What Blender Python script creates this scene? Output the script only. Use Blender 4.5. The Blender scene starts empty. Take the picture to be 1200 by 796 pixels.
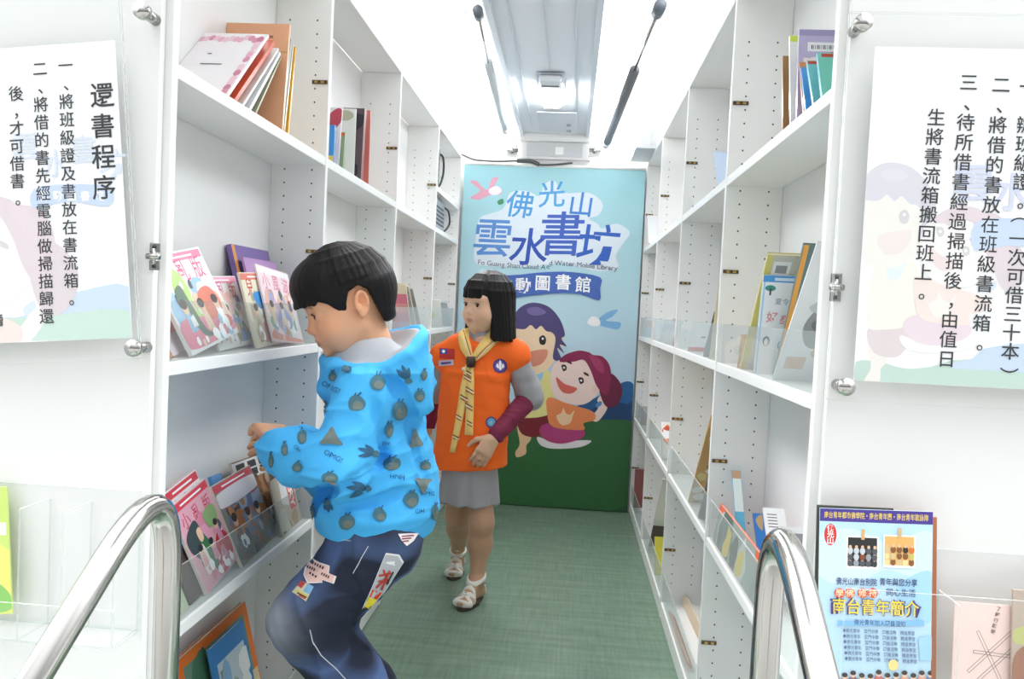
import bpy, bmesh, math, random
import numpy as np
from mathutils import Vector, Matrix, noise as mnoise
from mathutils.bvhtree import BVHTree
from mathutils.geometry import tessellate_polygon

scene = bpy.context.scene
COL = scene.collection
random.seed(7)
PI = math.pi

# ---------------------------------------------------------------- camera
CAM_H = 1.08
FPX = 905.0                      # focal length in pixels of the 1200 px wide frame
YAW, PITCH, ROLL = 0.0734, -0.0394, 0.0482
def _basis():
    f = Vector((-math.sin(YAW)*math.cos(PITCH), math.cos(YAW)*math.cos(PITCH), math.sin(PITCH)))
    r = Vector((math.cos(YAW), math.sin(YAW), 0)); u = r.cross(f)
    c, s = math.cos(ROLL), math.sin(ROLL)
    return (c*r+s*u), (-s*r+c*u), f
CR, CU, CF = _basis()
cam_data = bpy.data.cameras.new('camera'); cam = bpy.data.objects.new('camera', cam_data); COL.objects.link(cam)
cam_data.sensor_width = 36.0; cam_data.sensor_fit = 'HORIZONTAL'; cam_data.lens = FPX/1200*36
cam_data.clip_start = 0.02
m = Matrix.Identity(4)
for i in range(3):
    m[i][0] = CR[i]; m[i][1] = CU[i]; m[i][2] = -CF[i]
m[2][3] = CAM_H
cam.matrix_world = m
scene.camera = cam

# ---------------------------------------------------------------- world: an even, bright overcast sky over the open roof
w = bpy.data.worlds.new('overcast_sky'); scene.world = w; w.use_nodes = True
nt = w.node_tree; bg = nt.nodes['Background']
bg.inputs['Strength'].default_value = 1.0
# overcast: three times brighter overhead than towards the built-up horizon, dark below it
_tc = nt.nodes.new('ShaderNodeTexCoord'); _sx = nt.nodes.new('ShaderNodeSeparateXYZ'); _rp = nt.nodes.new('ShaderNodeValToRGB')
_mp = nt.nodes.new('ShaderNodeMapRange'); _mp.inputs['From Min'].default_value = -1
nt.links.new(_tc.outputs['Generated'], _sx.inputs[0]); nt.links.new(_sx.outputs['Z'], _mp.inputs['Value']); nt.links.new(_mp.outputs[0], _rp.inputs['Fac'])
SKY_FRONT, SKY_BACK = .26, 1.6
SKY = [(.0, .30), (.5, .36), (.56, .45), (.72, 1.15), (1.0, 3.3)]
_rp.color_ramp.elements[0].position = 0; _rp.color_ramp.elements[1].position = 1
for i, (p_, v_) in enumerate(SKY):
    e_ = _rp.color_ramp.elements[0] if i == 0 else (_rp.color_ramp.elements[-1] if i == len(SKY)-1 else _rp.color_ramp.elements.new(p_))
    e_.position = p_; e_.color = (v_*.95, v_*.975, v_, 1)
# and brighter towards the veiled sun beyond the far end than towards the yard the visitors come from
_my = nt.nodes.new('ShaderNodeMapRange'); _my.inputs['From Min'].default_value = -.55; _my.inputs['From Max'].default_value = .35; _my.inputs['To Min'].default_value = SKY_FRONT; _my.inputs['To Max'].default_value = SKY_BACK
_mu = nt.nodes.new('ShaderNodeVectorMath'); _mu.operation = 'SCALE'
nt.links.new(_sx.outputs['Y'], _my.inputs['Value']); nt.links.new(_rp.outputs['Color'], _mu.inputs[0]); nt.links.new(_my.outputs[0], _mu.inputs['Scale'])
nt.links.new(_mu.outputs[0], bg.inputs['Color'])
sun_data = bpy.data.lights.new('veiled_sun', 'SUN'); sun_data.energy = 2.4; sun_data.angle = math.radians(50); sun_data.color = (1, .97, .93)
sun = bpy.data.objects.new('veiled_sun', sun_data); COL.objects.link(sun)
sun.rotation_euler = Vector((0.25, -0.75, -1.0)).to_track_quat('-Z', 'Y').to_euler()
scene.view_settings.view_transform = 'Standard'; scene.view_settings.look = 'None'
scene.view_settings.exposure = 1.85; scene.view_settings.gamma = 1.0
scene.view_settings.use_curve_mapping = False
scene.cycles.max_bounces = 10; scene.cycles.diffuse_bounces = 6; scene.cycles.transparent_max_bounces = 16
scene.cycles.use_denoising = True

# ---------------------------------------------------------------- helpers
def ray(px, py):
    return CF + CR*((px-600)/FPX) + CU*(-(py-398)/FPX)
def at(px, py, X=None, Y=None, Z=None):
    d = ray(px, py)
    if X is not None: t = X/d.x
    elif Y is not None: t = Y/d.y
    else: t = (Z-CAM_H)/d.z
    return Vector((d.x*t, d.y*t, CAM_H+d.z*t))

def lin(h):
    h = h.lstrip('#'); o = []
    for i in (0, 2, 4):
        c = int(h[i:i+2], 16)/255
        o.append(c/12.92 if c <= .04045 else ((c+.055)/1.055)**2.4)
    return (o[0], o[1], o[2], 1)
MATS = {}
def mat(hexc, rough=.55, metal=0.0, noise=0.04, scale=30, spec=None, bump=0.0, name=None, sheen=0, trans=0, alpha=None, coat=0):
    key = (hexc, rough, metal, noise, scale, spec, bump, sheen, trans, alpha, coat)
    if key in MATS: return MATS[key]
    mt = bpy.data.materials.new(name or 'mat_'+hexc.strip('#')); mt.use_nodes = True
    n = mt.node_tree; b = n.nodes['Principled BSDF']
    c = lin(hexc)
    b.inputs['Roughness'].default_value = rough; b.inputs['Metallic'].default_value = metal
    if spec is not None: b.inputs['Specular IOR Level'].default_value = spec
    if sheen: b.inputs['Sheen Weight'].default_value = sheen
    if trans: b.inputs['Transmission Weight'].default_value = trans
    if coat: b.inputs['Coat Weight'].default_value = coat; b.inputs['Coat Roughness'].default_value = .08
    if alpha is not None: b.inputs['Alpha'].default_value = alpha
    b.inputs['Base Color'].default_value = c
    if noise or bump:
        tc = n.nodes.new('ShaderNodeTexCoord'); nz = n.nodes.new('ShaderNodeTexNoise'); nz.inputs['Scale'].default_value = scale; nz.inputs['Detail'].default_value = 4
        n.links.new(tc.outputs['Object'], nz.inputs['Vector'])
        if noise:
            mp = n.nodes.new('ShaderNodeMapRange'); mp.inputs['To Min'].default_value = 1-noise; mp.inputs['To Max'].default_value = 1+noise*.6
            mx = n.nodes.new('ShaderNodeMix'); mx.data_type = 'RGBA'; mx.blend_type = 'MULTIPLY'; mx.inputs['Factor'].default_value = 1
            n.links.new(nz.outputs['Fac'], mp.inputs['Value']); mx.inputs['A'].default_value = c
            n.links.new(mp.outputs['Result'], mx.inputs['B']); n.links.new(mx.outputs['Result'], b.inputs['Base Color'])
        if bump:
            bp = n.nodes.new('ShaderNodeBump'); bp.inputs['Strength'].default_value = bump; bp.inputs['Distance'].default_value = .002
            n.links.new(nz.outputs['Fac'], bp.inputs['Height']); n.links.new(bp.outputs['Normal'], b.inputs['Normal'])
    MATS[key] = mt
    return mt

def tag(o, label=None, cat=None, group=None, kind=None):
    if label: o['label'] = label
    if cat: o['category'] = cat
    if group: o['group'] = group
    if kind: o['kind'] = kind
    return o
def empty(name, loc=(0, 0, 0), rot=None, label=None, cat=None, group=None):
    o = bpy.data.objects.new(name, None); COL.objects.link(o); o.empty_display_size = .05
    o.location = loc
    if rot is not None: o.rotation_euler = rot
    return tag(o, label, cat, group)

class MB:
    """collects geometry for one mesh object; world or parent-local coordinates"""
    def __init__(s): s.v = []; s.f = []; s.mi = []; s.sm = []; s.mats = []
    def slot(s, m):
        if m not in s.mats: s.mats.append(m)
        return s.mats.index(m)
    def add(s, vs, fs, m, smooth=False):
        b = len(s.v); k = s.slot(m)
        s.v += [tuple(v) for v in vs]
        for f in fs: s.f.append([b+i for i in f]); s.mi.append(k); s.sm.append(smooth)
    def box(s, lo, hi, m, M=None, bev=0.0):
        if bev > 0:
            bm = bmesh.new(); bmesh.ops.create_cube(bm, size=1)
            c = [(lo[i]+hi[i])/2 for i in range(3)]; sz = [abs(hi[i]-lo[i]) for i in range(3)]
            for v in bm.verts: v.co = Vector([c[i]+v.co[i]*sz[i] for i in range(3)])
            bmesh.ops.bevel(bm, geom=bm.edges[:], offset=min(bev, min(sz)*.45), segments=2, affect='EDGES', profile=.5)
            s.addbm(bm, m, M); return
        x0, y0, z0 = lo; x1, y1, z1 = hi
        vs = [Vector(p) for p in ((x0,y0,z0),(x1,y0,z0),(x1,y1,z0),(x0,y1,z0),(x0,y0,z1),(x1,y0,z1),(x1,y1,z1),(x0,y1,z1))]
        if M is not None: vs = [M @ v for v in vs]
        s.add(vs, [(0,3,2,1),(4,5,6,7),(0,1,5,4),(1,2,6,5),(2,3,7,6),(3,0,4,7)], m)
    def addbm(s, bm, m, M=None, smooth=False):
        bm.verts.index_update()
        vs = [(M @ v.co) if M is not None else v.co.copy() for v in bm.verts]
        fs = [[v.index for v in f.verts] for f in bm.faces]
        bm.free(); s.add(vs, fs, m, smooth)
    def prism(s, poly, d, m, M=None, m_side=None):
        """poly: 2-D outline in local xz, extruded from y=0 to y=d"""
        n = len(poly)
        a = [Vector((p[0], 0, p[1])) for p in poly]; b = [Vector((p[0], d, p[1])) for p in poly]
        vs = a+b
        if M is not None: vs = [M @ v for v in vs]
        tr = tessellate_polygon([[Vector((p[0], p[1], 0)) for p in poly]])
        s.add(vs, [tuple(t) for t in tr]+[tuple(n+i for i in reversed(t)) for t in tr], m)
        base = len(s.v)-2*n; k = s.slot(m_side or m)
        for i in range(n):
            j = (i+1) % n
            s.f.append([base+i, base+n+i, base+n+j, base+j]); s.mi.append(k); s.sm.append(False)
    def tube(s, pts, r, m, seg=12, cap=True, smooth=True):
        pts = [Vector(p) for p in pts]; n = len(pts); vs = []; fs = []
        rr = r if isinstance(r, (list, tuple)) else [r]*n
        t0 = (pts[1]-pts[0]).normalized(); ref = Vector((0, 0, 1)) if abs(t0.z) < .9 else Vector((1, 0, 0))
        nrm = (ref - t0*ref.dot(t0)).normalized()
        for i in range(n):
            t = (pts[min(i+1, n-1)]-pts[max(i-1, 0)]).normalized()
            nrm = (nrm - t*nrm.dot(t)).normalized(); bn = t.cross(nrm)
            for k in range(seg):
                a = 2*PI*k/seg; vs.append(pts[i]+(nrm*math.cos(a)+bn*math.sin(a))*rr[i])
        for i in range(n-1):
            for k in range(seg):
                k2 = (k+1) % seg; fs.append((i*seg+k, i*seg+k2, (i+1)*seg+k2, (i+1)*seg+k))
        if cap:
            fs.append(tuple(range(seg))[::-1]); fs.append(tuple((n-1)*seg+k for k in range(seg)))
        s.add(vs, fs, m, smooth)
    def ribbon(s, pts, wid, nrm, th, m, smooth=True):
        """flat strap along pts; wid (number or list), nrm list/vector = outward normals"""
        pts = [Vector(p) for p in pts]; n = len(pts); vs = []
        for i in range(n):
            t = (pts[min(i+1, n-1)]-pts[max(i-1, 0)]).normalized()
            N = Vector(nrm[i] if isinstance(nrm, list) else nrm); N = (N-t*N.dot(t)).normalized()
            b = t.cross(N); ww = (wid[i] if isinstance(wid, list) else wid)/2
            vs += [pts[i]-b*ww, pts[i]+b*ww, pts[i]+b*ww+N*th, pts[i]-b*ww+N*th]
        fs = []
        for i in range(n-1):
            for k in range(4):
                k2 = (k+1) % 4; fs.append((4*i+k, 4*i+k2, 4*i+4+k2, 4*i+4+k))
        fs += [(3, 2, 1, 0), tuple(4*(n-1)+k for k in range(4))]
        s.add(vs, fs, m, smooth)
    def build(s, name, parent=None, M=None):
        me = bpy.data.meshes.new(name); me.from_pydata(s.v, [], s.f)
        for k in s.mats: me.materials.append(k)
        me.polygons.foreach_set('material_index', s.mi); me.polygons.foreach_set('use_smooth', s.sm)
        me.validate(); me.update()
        o = bpy.data.objects.new(name, me); COL.objects.link(o)
        if parent is not None: o.parent = parent
        if M is not None: o.matrix_local = M
        return o

def smooth_path(pts, n=8):
    """Catmull-Rom through pts"""
    P = [Vector(p) for p in pts]; P = [P[0]*2-P[1]]+P+[P[-1]*2-P[-2]]; out = []
    for i in range(1, len(P)-2):
        for k in range(n):
            t = k/n; a, b, c, d = P[i-1], P[i], P[i+1], P[i+2]
            out.append(.5*((2*b)+(c-a)*t+(2*a-5*b+4*c-d)*t*t+(3*b-a-3*c+d)*t**3))
    out.append(P[-2]); return out
def smooth_closed(pts, n=6):
    N = len(pts); out = []
    for i in range(N):
        a, b, c, d = (Vector((*pts[(i+k-1) % N], 0)) for k in range(4))
        for k in range(n):
            t = k/n; q = .5*((2*b)+(c-a)*t+(2*a-5*b+4*c-d)*t*t+(3*b-a-3*c+d)*t**3)
            out.append((q.x, q.y))
    return out

_TXT = {}
def text_geo(s, bold=0.0, shear=0.0):
    """(verts2d, faces) of a piece of writing, em = 1, centred in x and y on its own box"""
    key = (s, bold, shear)
    if key not in _TXT:
        cu = bpy.data.curves.new('t', 'FONT'); cu.body = s; cu.size = 1; cu.offset = bold; cu.shear = shear
        cu.resolution_u = 3; cu.align_x = 'CENTER'
        o = bpy.data.objects.new('t', cu); COL.objects.link(o)
        dg = bpy.context.evaluated_depsgraph_get(); me = bpy.data.meshes.new_from_object(o.evaluated_get(dg))
        vs = [(v.co.x, v.co.y) for v in me.vertices]; fs = [tuple(p.vertices) for p in me.polygons]
        bpy.data.objects.remove(o); bpy.data.curves.remove(cu); bpy.data.meshes.remove(me)
        if vs:
            x0 = min(v[0] for v in vs); x1 = max(v[0] for v in vs)
            vs = [(v[0]-(x0+x1)/2, v[1]-.36) for v in vs]
        _TXT[key] = (vs, fs)
    return _TXT[key]

class Art:
    """flat printed artwork: layers in a local x (right) z (up) plane, printed towards -y"""
    def __init__(s, eps=5e-5, clip=None): s.mb = MB(); s.k = 0; s.eps = eps; s.clip = clip
    def _y(s): s.k += 1; return -s.k*s.eps
    def poly(s, pts, m):
        if s.clip: pts = [(min(max(p[0], s.clip[0]), s.clip[1]), min(max(p[1], s.clip[2]), s.clip[3])) for p in pts]
        y = s._y(); tr = tessellate_polygon([[Vector((p[0], p[1], 0)) for p in pts]])
        fs = []
        for t in tr:
            a, b, c = (pts[i] for i in t)
            fs.append(tuple(t) if (b[0]-a[0])*(c[1]-a[1])-(b[1]-a[1])*(c[0]-a[0]) > 0 else tuple(reversed(t)))
        s.mb.add([(p[0], y, p[1]) for p in pts], fs, m)
    def blob(s, pts, m, n=6): s.poly(smooth_closed(pts, n), m)
    def rect(s, x0, z0, x1, z1, m): s.poly([(x0, z0), (x1, z0), (x1, z1), (x0, z1)], m)
    def ell(s, cx, cz, rx, rz, m, rot=0, n=20):
        c, q = math.cos(rot), math.sin(rot)
        s.poly([(cx+rx*math.cos(2*PI*i/n)*c-rz*math.sin(2*PI*i/n)*q, cz+rx*math.cos(2*PI*i/n)*q+rz*math.sin(2*PI*i/n)*c) for i in range(n)], m)
    def line(s, pts, wd, m):
        for a, b in zip(pts[:-1], pts[1:]):
            a = Vector(a); b = Vector(b); d = (b-a); L = d.length
            if L < 1e-9: continue
            d = d/L; nn = Vector((-d.y, d.x))*wd/2; e = d*wd*.3
            s.poly([tuple(a-e-nn), tuple(b+e-nn), tuple(b+e+nn), tuple(a-e+nn)], m)
    def text(s, st, cx, cz, size, m, bold=0.0, rot=0, shear=0, sx=1.0, y=None):
        vs, fs = text_geo(st, bold, shear)
        if not vs: return
        if y is None: y = s._y()
        c, q = math.cos(rot), math.sin(rot)
        s.mb.add([(cx+(v[0]*sx*c-v[1]*q)*size, y, cz+(v[0]*sx*q+v[1]*c)*size) for v in vs], fs, m)
    def fit(s, st, cx, cz, width, size, m, bold=0.0, rot=0):
        vs, fs = text_geo(st, bold)
        nat = (max(v[0] for v in vs)-min(v[0] for v in vs))*size
        s.text(st, cx, cz, size, m, bold, rot, sx=width/nat)
    def column(s, st, cx, ztop, pitch, size, m, bold=0.0):
        """vertical Chinese writing: one character under the other"""
        y = s._y()
        for i, ch in enumerate(st):
            z = ztop-i*pitch-pitch/2
            if ch == '、': s.text(ch, cx, z+size*.1, size, m, bold, y=y)
            elif ch in '，。': s.text(ch, cx, z-.05*size, size, m, bold, y=y)
            elif ch in '（）': s.text(ch, cx, z, size, m, bold, rot=-PI/2, y=y)
            elif ch != '　': s.text(ch, cx, z, size, m, bold, y=y)
    def build(s, name, parent=None, M=None): return s.mb.build(name, parent, M)

def frame_from(bl, br, tl):
    """matrix whose x runs bl->br, z runs up to tl, y into the thing; plus width and height"""
    x = (br-bl); wd = x.length; x = x/wd
    z = tl-bl; z = z-x*z.dot(x); ht = z.length; z = z/ht
    y = z.cross(x)
    M = Matrix.Identity(4)
    for i in range(3): M[i][0] = x[i]; M[i][1] = y[i]; M[i][2] = z[i]; M[i][3] = bl[i]
    return M, wd, ht
# ================================================================ measures of the vehicle
XL, XR = -0.626, 0.374
DEP = 0.14                                  # depth of the bookcases
Y0 = 1.14                                   # plane of the front panels
LY = [1.155, 1.901, 2.678, 3.456, 4.16]     # dividers of the shelves
RY = [1.19, 1.985, 2.76, 3.53, 4.21]
YB = 4.24                                   # back wall
ZT = 1.88                                   # top of the bookcases
LEV = [0.06, 0.523, 0.97, 1.436]            # upper faces of the shelves
TH = 0.022
WHITE = mat('#ECECEA', .38, noise=.015, scale=6)
WHITE2 = mat('#E9E9E8', .45, noise=.015, scale=6)
DARK = mat('#3A3A3C', .5)
CHROME = mat('#BDBBB7', .13, metal=1.0, noise=.02)
STEEL = mat('#B9B8B6', .22, metal=1.0, noise=.05, scale=60)

def acrylic(name, tint=(1, 1, 1), rough=.02, opac=.12):
    """clear plastic sheet: mostly see-through, a little milky, with a glossy face"""
    mt = bpy.data.materials.new(name); mt.use_nodes = True; n = mt.node_tree; n.nodes.clear()
    out = n.nodes.new('ShaderNodeOutputMaterial'); tr = n.nodes.new('ShaderNodeBsdfTransparent'); pr = n.nodes.new('ShaderNodeBsdfPrincipled')
    tr.inputs['Color'].default_value = (*tint, 1)
    pr.inputs['Base Color'].default_value = (.85, .87, .87, 1); pr.inputs['Roughness'].default_value = rough
    fr = n.nodes.new('ShaderNodeFresnel'); fr.inputs['IOR'].default_value = 1.35
    ad = n.nodes.new('ShaderNodeMath'); ad.operation = 'ADD'; ad.inputs[1].default_value = opac; ad.use_clamp = True
    mx = n.nodes.new('ShaderNodeMixShader')
    ge = n.nodes.new('ShaderNodeNewGeometry'); iv = n.nodes.new('ShaderNodeMath'); iv.operation = 'SUBTRACT'; iv.inputs[0].default_value = 1
    ml = n.nodes.new('ShaderNodeMath'); ml.operation = 'MULTIPLY'
    n.links.new(fr.outputs[0], ad.inputs[0]); n.links.new(ge.outputs['Backfacing'], iv.inputs[1])
    n.links.new(ad.outputs[0], ml.inputs[0]); n.links.new(iv.outputs[0], ml.inputs[1]); n.links.new(ml.outputs[0], mx.inputs[0])
    n.links.new(tr.outputs[0], mx.inputs[1]); n.links.new(pr.outputs[0], mx.inputs[2]); n.links.new(mx.outputs[0], out.inputs[0])
    return mt
ACR = acrylic('clear_acrylic', (.996, .997, .997), opac=.01)
ACR_GUARD = acrylic('guard_acrylic', (.86, .885, .88), opac=.05)
ACR_EDGE = acrylic('acrylic_edge', (.86, .9, .89), opac=.35)
def sheet(mb, lo, hi, ax, face=None):
    """thin acrylic plate: clear faces, denser cut edges; ax = thin axis"""
    x0, y0, z0 = lo; x1, y1, z1 = hi
    vs = [(x0,y0,z0),(x1,y0,z0),(x1,y1,z0),(x0,y1,z0),(x0,y0,z1),(x1,y0,z1),(x1,y1,z1),(x0,y1,z1)]
    F = {2: [(0,3,2,1),(4,5,6,7)], 1: [(0,1,5,4),(2,3,7,6)], 0: [(1,2,6,5),(3,0,4,7)]}
    for a in F: mb.add(vs, F[a], (face or ACR) if a == ax else ACR_EDGE)

# ================================================================ the shell
def floor_mat():
    mt = bpy.data.materials.new('green_vinyl_floor'); mt.use_nodes = True; n = mt.node_tree; b = n.nodes['Principled BSDF']
    tc = n.nodes.new('ShaderNodeTexCoord'); mp = n.nodes.new('ShaderNodeMapping'); mp.inputs['Scale'].default_value = (130, 6, 1)
    n1 = n.nodes.new('ShaderNodeTexNoise'); n1.inputs['Scale'].default_value = 1; n1.inputs['Detail'].default_value = 6
    mp2 = n.nodes.new('ShaderNodeMapping'); mp2.inputs['Scale'].default_value = (5, 40, 1)
    n2 = n.nodes.new('ShaderNodeTexNoise'); n2.inputs['Scale'].default_value = 1; n2.inputs['Detail'].default_value = 3; n2.inputs['Roughness'].default_value = .3
    n3 = n.nodes.new('ShaderNodeTexNoise'); n3.inputs['Scale'].default_value = 420
    L = n.links.new
    L(tc.outputs['Object'], mp.inputs[0]); L(mp.outputs[0], n1.inputs['Vector']); L(tc.outputs['Object'], mp2.inputs[0]); L(mp2.outputs[0], n2.inputs['Vector']); L(tc.outputs['Object'], n3.inputs['Vector'])
    a = n.nodes.new('ShaderNodeMath'); a.operation = 'ADD'; L(n1.outputs['Fac'], a.inputs[0]); L(n2.outputs['Fac'], a.inputs[1])
    a2 = n.nodes.new('ShaderNodeMath'); a2.operation = 'ADD'; L(a.outputs[0], a2.inputs[0]); L(n3.outputs['Fac'], a2.inputs[1])
    rp = n.nodes.new('ShaderNodeMapRange'); rp.inputs['From Min'].default_value = 1.1; rp.inputs['From Max'].default_value = 1.9
    L(a2.outputs[0], rp.inputs['Value'])
    mx = n.nodes.new('ShaderNodeMix'); mx.data_type = 'RGBA'; L(rp.outputs[0], mx.inputs['Factor'])
    mx.inputs['A'].default_value = lin('#5B7462'); mx.inputs['B'].default_value = lin('#7D9381'); L(mx.outputs['Result'], b.inputs['Base Color'])
    b.inputs['Roughness'].default_value = .42
    return mt
b = MB(); b.box((-1.3, .78, -.04), (1.3, YB+.02, 0), floor_mat()); tag(b.build('floor'), kind='structure')
b = MB(); b.box((-1.3, .48, -.30), (1.3, .779, -.26), mat('#8E938F', .5)); b.box((-1.3, .16, -.56), (1.3, .479, -.52), mat('#8E938F', .5))
b.box((-1.3, .775, -.26), (1.3, .779, -.04), mat('#9A9D9A', .5)); b.box((-1.3, .475, -.52), (1.3, .479, -.30), mat('#9A9D9A', .5))
tag(b.build('floor_step'), kind='structure')
b = MB(); b.box((-12, -12, -.85), (12, .1, -.8), mat('#626260', .85, noise=.15, scale=8)); tag(b.build('ground'), kind='structure')

for side, s, X in (('left', -1, XL), ('right', 1, XR)):
    b = MB(); xo = X+s*(DEP+.013)
    b.box((min(xo, xo+s*.03), Y0+.055, -.04), (max(xo, xo+s*.03), YB, ZT+.02), WHITE2); tag(b.build('wall_'+side), kind='structure')
    # front panel the notices hang on, set at right angles to the aisle
    b = MB(); xi = X+s*.012; xe = s*1.3; yp = (Y0 if s < 0 else 1.175)
    b.box((min(xi, xe), yp, -.04), (max(xi, xe), yp+.014, 2.35), WHITE, bev=.0015)
    tag(b.build('wall_front_'+side), kind='structure')
# back wall above the banner: header with a white recess
b = MB(); b.box((-1.3, YB, -.04), (1.3, YB+.04, 1.93), WHITE2); tag(b.build('wall_back'), kind='structure')

# roof spine (the middle strip of ceiling between the two opened roof wings)
SPX0, SPX1, ZR = -.315, .055, 2.03
CEIL = mat('#E6EAEF', .35, noise=.02, scale=4)
CEIL2 = mat('#D5DAE1', .3, noise=.02, scale=4)
b = MB(); b.box((SPX0, .2, ZR), (SPX1, YB+.04, ZR+.035), CEIL)
for x in (-.245, -.13, -.03): b.box((x-.003, .2, ZR-.006), (x+.003, 4.0, ZR-.0005), CEIL2)
for x in (SPX0, SPX1-.02): b.box((x, .2, ZR-.018), (x+.02, YB, ZR-.0005), CEIL2)
tag(b.build('ceiling'), kind='structure')
b = MB(); b.box((-.315, YB-.06, ZR-.04), (.055, YB-.021, ZR-.0005), WHITE2); b.box((-.325, YB-.02, 1.90), (.065, YB-.0005, ZR-.0005), WHITE2)
b.box((-.28, YB-.026, 1.915), (.022, YB-.0205, ZR-.045), mat('#CFD1D3', .35)); b.box((-.125, YB-.030, 1.925), (-.08, YB-.0265, ZR-.065), mat('#F4F4F2', .3))
tag(b.build('trim_1'), kind='structure')

# opened roof wings, hinged on the spine, standing up and outward
def wing(sx, x0, name, label):
    e = empty(name, (x0, 2.2, ZR+.05), label=label, cat='roof hatch')
    a = math.radians(62); d = Vector((sx*math.cos(a), 0, math.sin(a))); nn = Vector((-d.z*sx, 0, d.x*sx))
    M = Matrix.Identity(4)
    M[0][0], M[2][0] = d.x, d.z; M[0][2], M[2][2] = nn.x, nn.z
    if M.determinant() < 0: M[1][1] = -1
    b = MB(); b.box((.0, -2.0, -.012), (.9, 2.06, .012), mat('#F4F4F2', .3, noise=.01), M=M); b.build('panel', e)
    b = MB()
    for t in (.0, .86): b.box((t, -2.0, -.03), (t+.04, 2.06, -.0125), mat('#E6E8EA', .35), M=M)
    for y in (-1.95, -.6, .7, 2.0): b.box((.041, y-.015, -.025), (.859, y+.015, -.0125), mat('#E6E8EA', .35), M=M)
    b.build('stiffener_frame', e)
    return e
wing(-1, SPX0, 'roof_wing', 'white roof wing raised over the bookcase beside the boy')
wing(1, SPX1, 'roof_wing', 'white roof wing raised over the bookcase opposite the boy')

# gas struts holding the wings
def strut(bot, mid, top, rb, rt, mb_, label):
    e = empty('gas_strut', bot, label=label, cat='gas strut', group=None)
    T = -Vector(bot)
    b = MB(); b.tube([bot+T, mid+T], rb, mb_, 14); b.build('cylinder', e)
    b = MB(); b.tube([mid+T, top+T], rt, CHROME, 10); b.build('piston_rod', e)
    d = (Vector(mid)-Vector(bot)).normalized()
    b = MB(); b.tube([bot+T-d*.07, bot+T-d*.001], [rb*.9, rb*.9], mat('#F0F0EE', .3), 12); b.build('lower_socket', e)
    b = MB(); d2 = (Vector(top)-Vector(mid)).normalized()
    b.tube([top+T-d2*.012, top+T+d2*.05], rb*.95, mat('#6E7680', .4), 12); b.build('upper_joint', e)
    return e
S = at(600, 150, Y=3.95); 
strut(at(591, 150, Y=3.6), at(572, 73, Y=2.7), at(561, 18, Y=2.15), .015, .004, mat('#DCE4EA', .35), 'pale grey gas strut under the roof wing beside the boy')
strut(at(712, 166, Y=3.6), at(744, 82, Y=2.7), at(771, 14, Y=2.15), .018, .005, mat('#74777D', .4), 'dark grey gas strut under the roof wing opposite the boy')
for px, lab in ((600, 'small steel bracket beside the lower end of the pale strut'), (697, 'small steel bracket beside the lower end of the dark strut')):
    p = at(px, 176, Y=YB-.06)
    e = empty('strut_bracket', p, label=lab, cat='bracket')
    b = MB(); b.box((-.03, .008, -.035), (.03, .0275, .06), WHITE2, bev=.003); b.build('plate', e)
    b = MB(); b.tube([(-.03, 0, 0), (.035, 0, 0)], .009, CHROME, 12); b.tube([(.0, -.012, -.004), (0, .012, -.004)], .014, STEEL, 12); b.build('pivot_pin', e)

# shallow service hatch in the roof strip
e = empty('roof_hatch', (-.11, 3.9, ZR), label='pale grey service hatch in the roof strip between lamp and banner', cat='hatch')
b = MB(); b.box((-.095, -.2, -.012), (.095, .2, -.0062), CEIL2, bev=.002); b.build('lid', e)
b = MB()
for y in (.02, .15):
    b = MB(); b.tube([(.055, y, -.0125), (.055, y, -.02)], .012, CHROME, 14); b.build('catch', e)
# interior lamp on the spine
p = at(646, 104, Z=ZR-.02)
e = empty('ceiling_lamp', (p.x, p.y, ZR), label='small white box lamp on the grey roof strip', cat='lamp')
b = MB(); b.box((-.045, -.16, -.034), (.045, .0, -.0081), mat('#E9ECEF', .25), bev=.008); b.build('housing', e)
b = MB(); b.tube([(-.035, -.09, -.0365), (.035, -.09, -.0365)], .004, mat('#7D838C', .4), 8); b.build('switch', e)
em = bpy.data.materials.new('lamp_diffuser'); em.use_nodes = True; q = em.node_tree.nodes['Principled BSDF']
q.inputs['Base Color'].default_value = (1, 1, 1, 1); q.inputs['Emission Color'].default_value = (1, 1, 1, 1); q.inputs['Emission Strength'].default_value = 16; q.inputs['Roughness'].default_value = .3
b = MB(); b.box((-.04, .003, -.045), (.04, .22, -.0081), em, bev=.012); b.build('diffuser', e)
b = MB(); b.box((-.055, -.175, -.0079), (.055, .235, -.0063), mat('#B7BEC9', .3)); b.build('mounting_plate', e)

# cable hung along the top of the banner
P = [at(541, 181, Y=4.19), at(556, 187, Y=4.185), at(580, 189, Y=4.185), at(606, 188.5, Y=4.19), at(622, 189, Y=4.19), at(632, 193, Y=4.19), at(650, 193, Y=4.19), at(671, 191, Y=4.19)]
b = MB(); b.tube(smooth_path(P, 8), .005, mat('#55575A', .5), 8); b.tube(smooth_path(P[3:6], 6), .011, mat('#55575A', .5), 8)
tag(b.build('hanging_cable'), 'dark cable slung along the top edge of the banner', 'cable')
# grey housing at the corner over the banner
b = MB(); c0 = at(742, 183, Y=4.14)
b.prism([(0, 0), (.15, 0), (.15, .12), (.075, .12)], .35, mat('#C6C8CA', .4), Matrix.Translation((c0.x-.01, 3.85, ZT+.0175)))
b.box((c0.x+.06, 3.848, ZT+.03), (c0.x+.13, 3.8495, ZT+.1), mat('#B4B6B9', .4))
tag(b.build('speaker_housing'), 'pale grey slanted housing on top of the bookcase by the banner', 'speaker')

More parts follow.
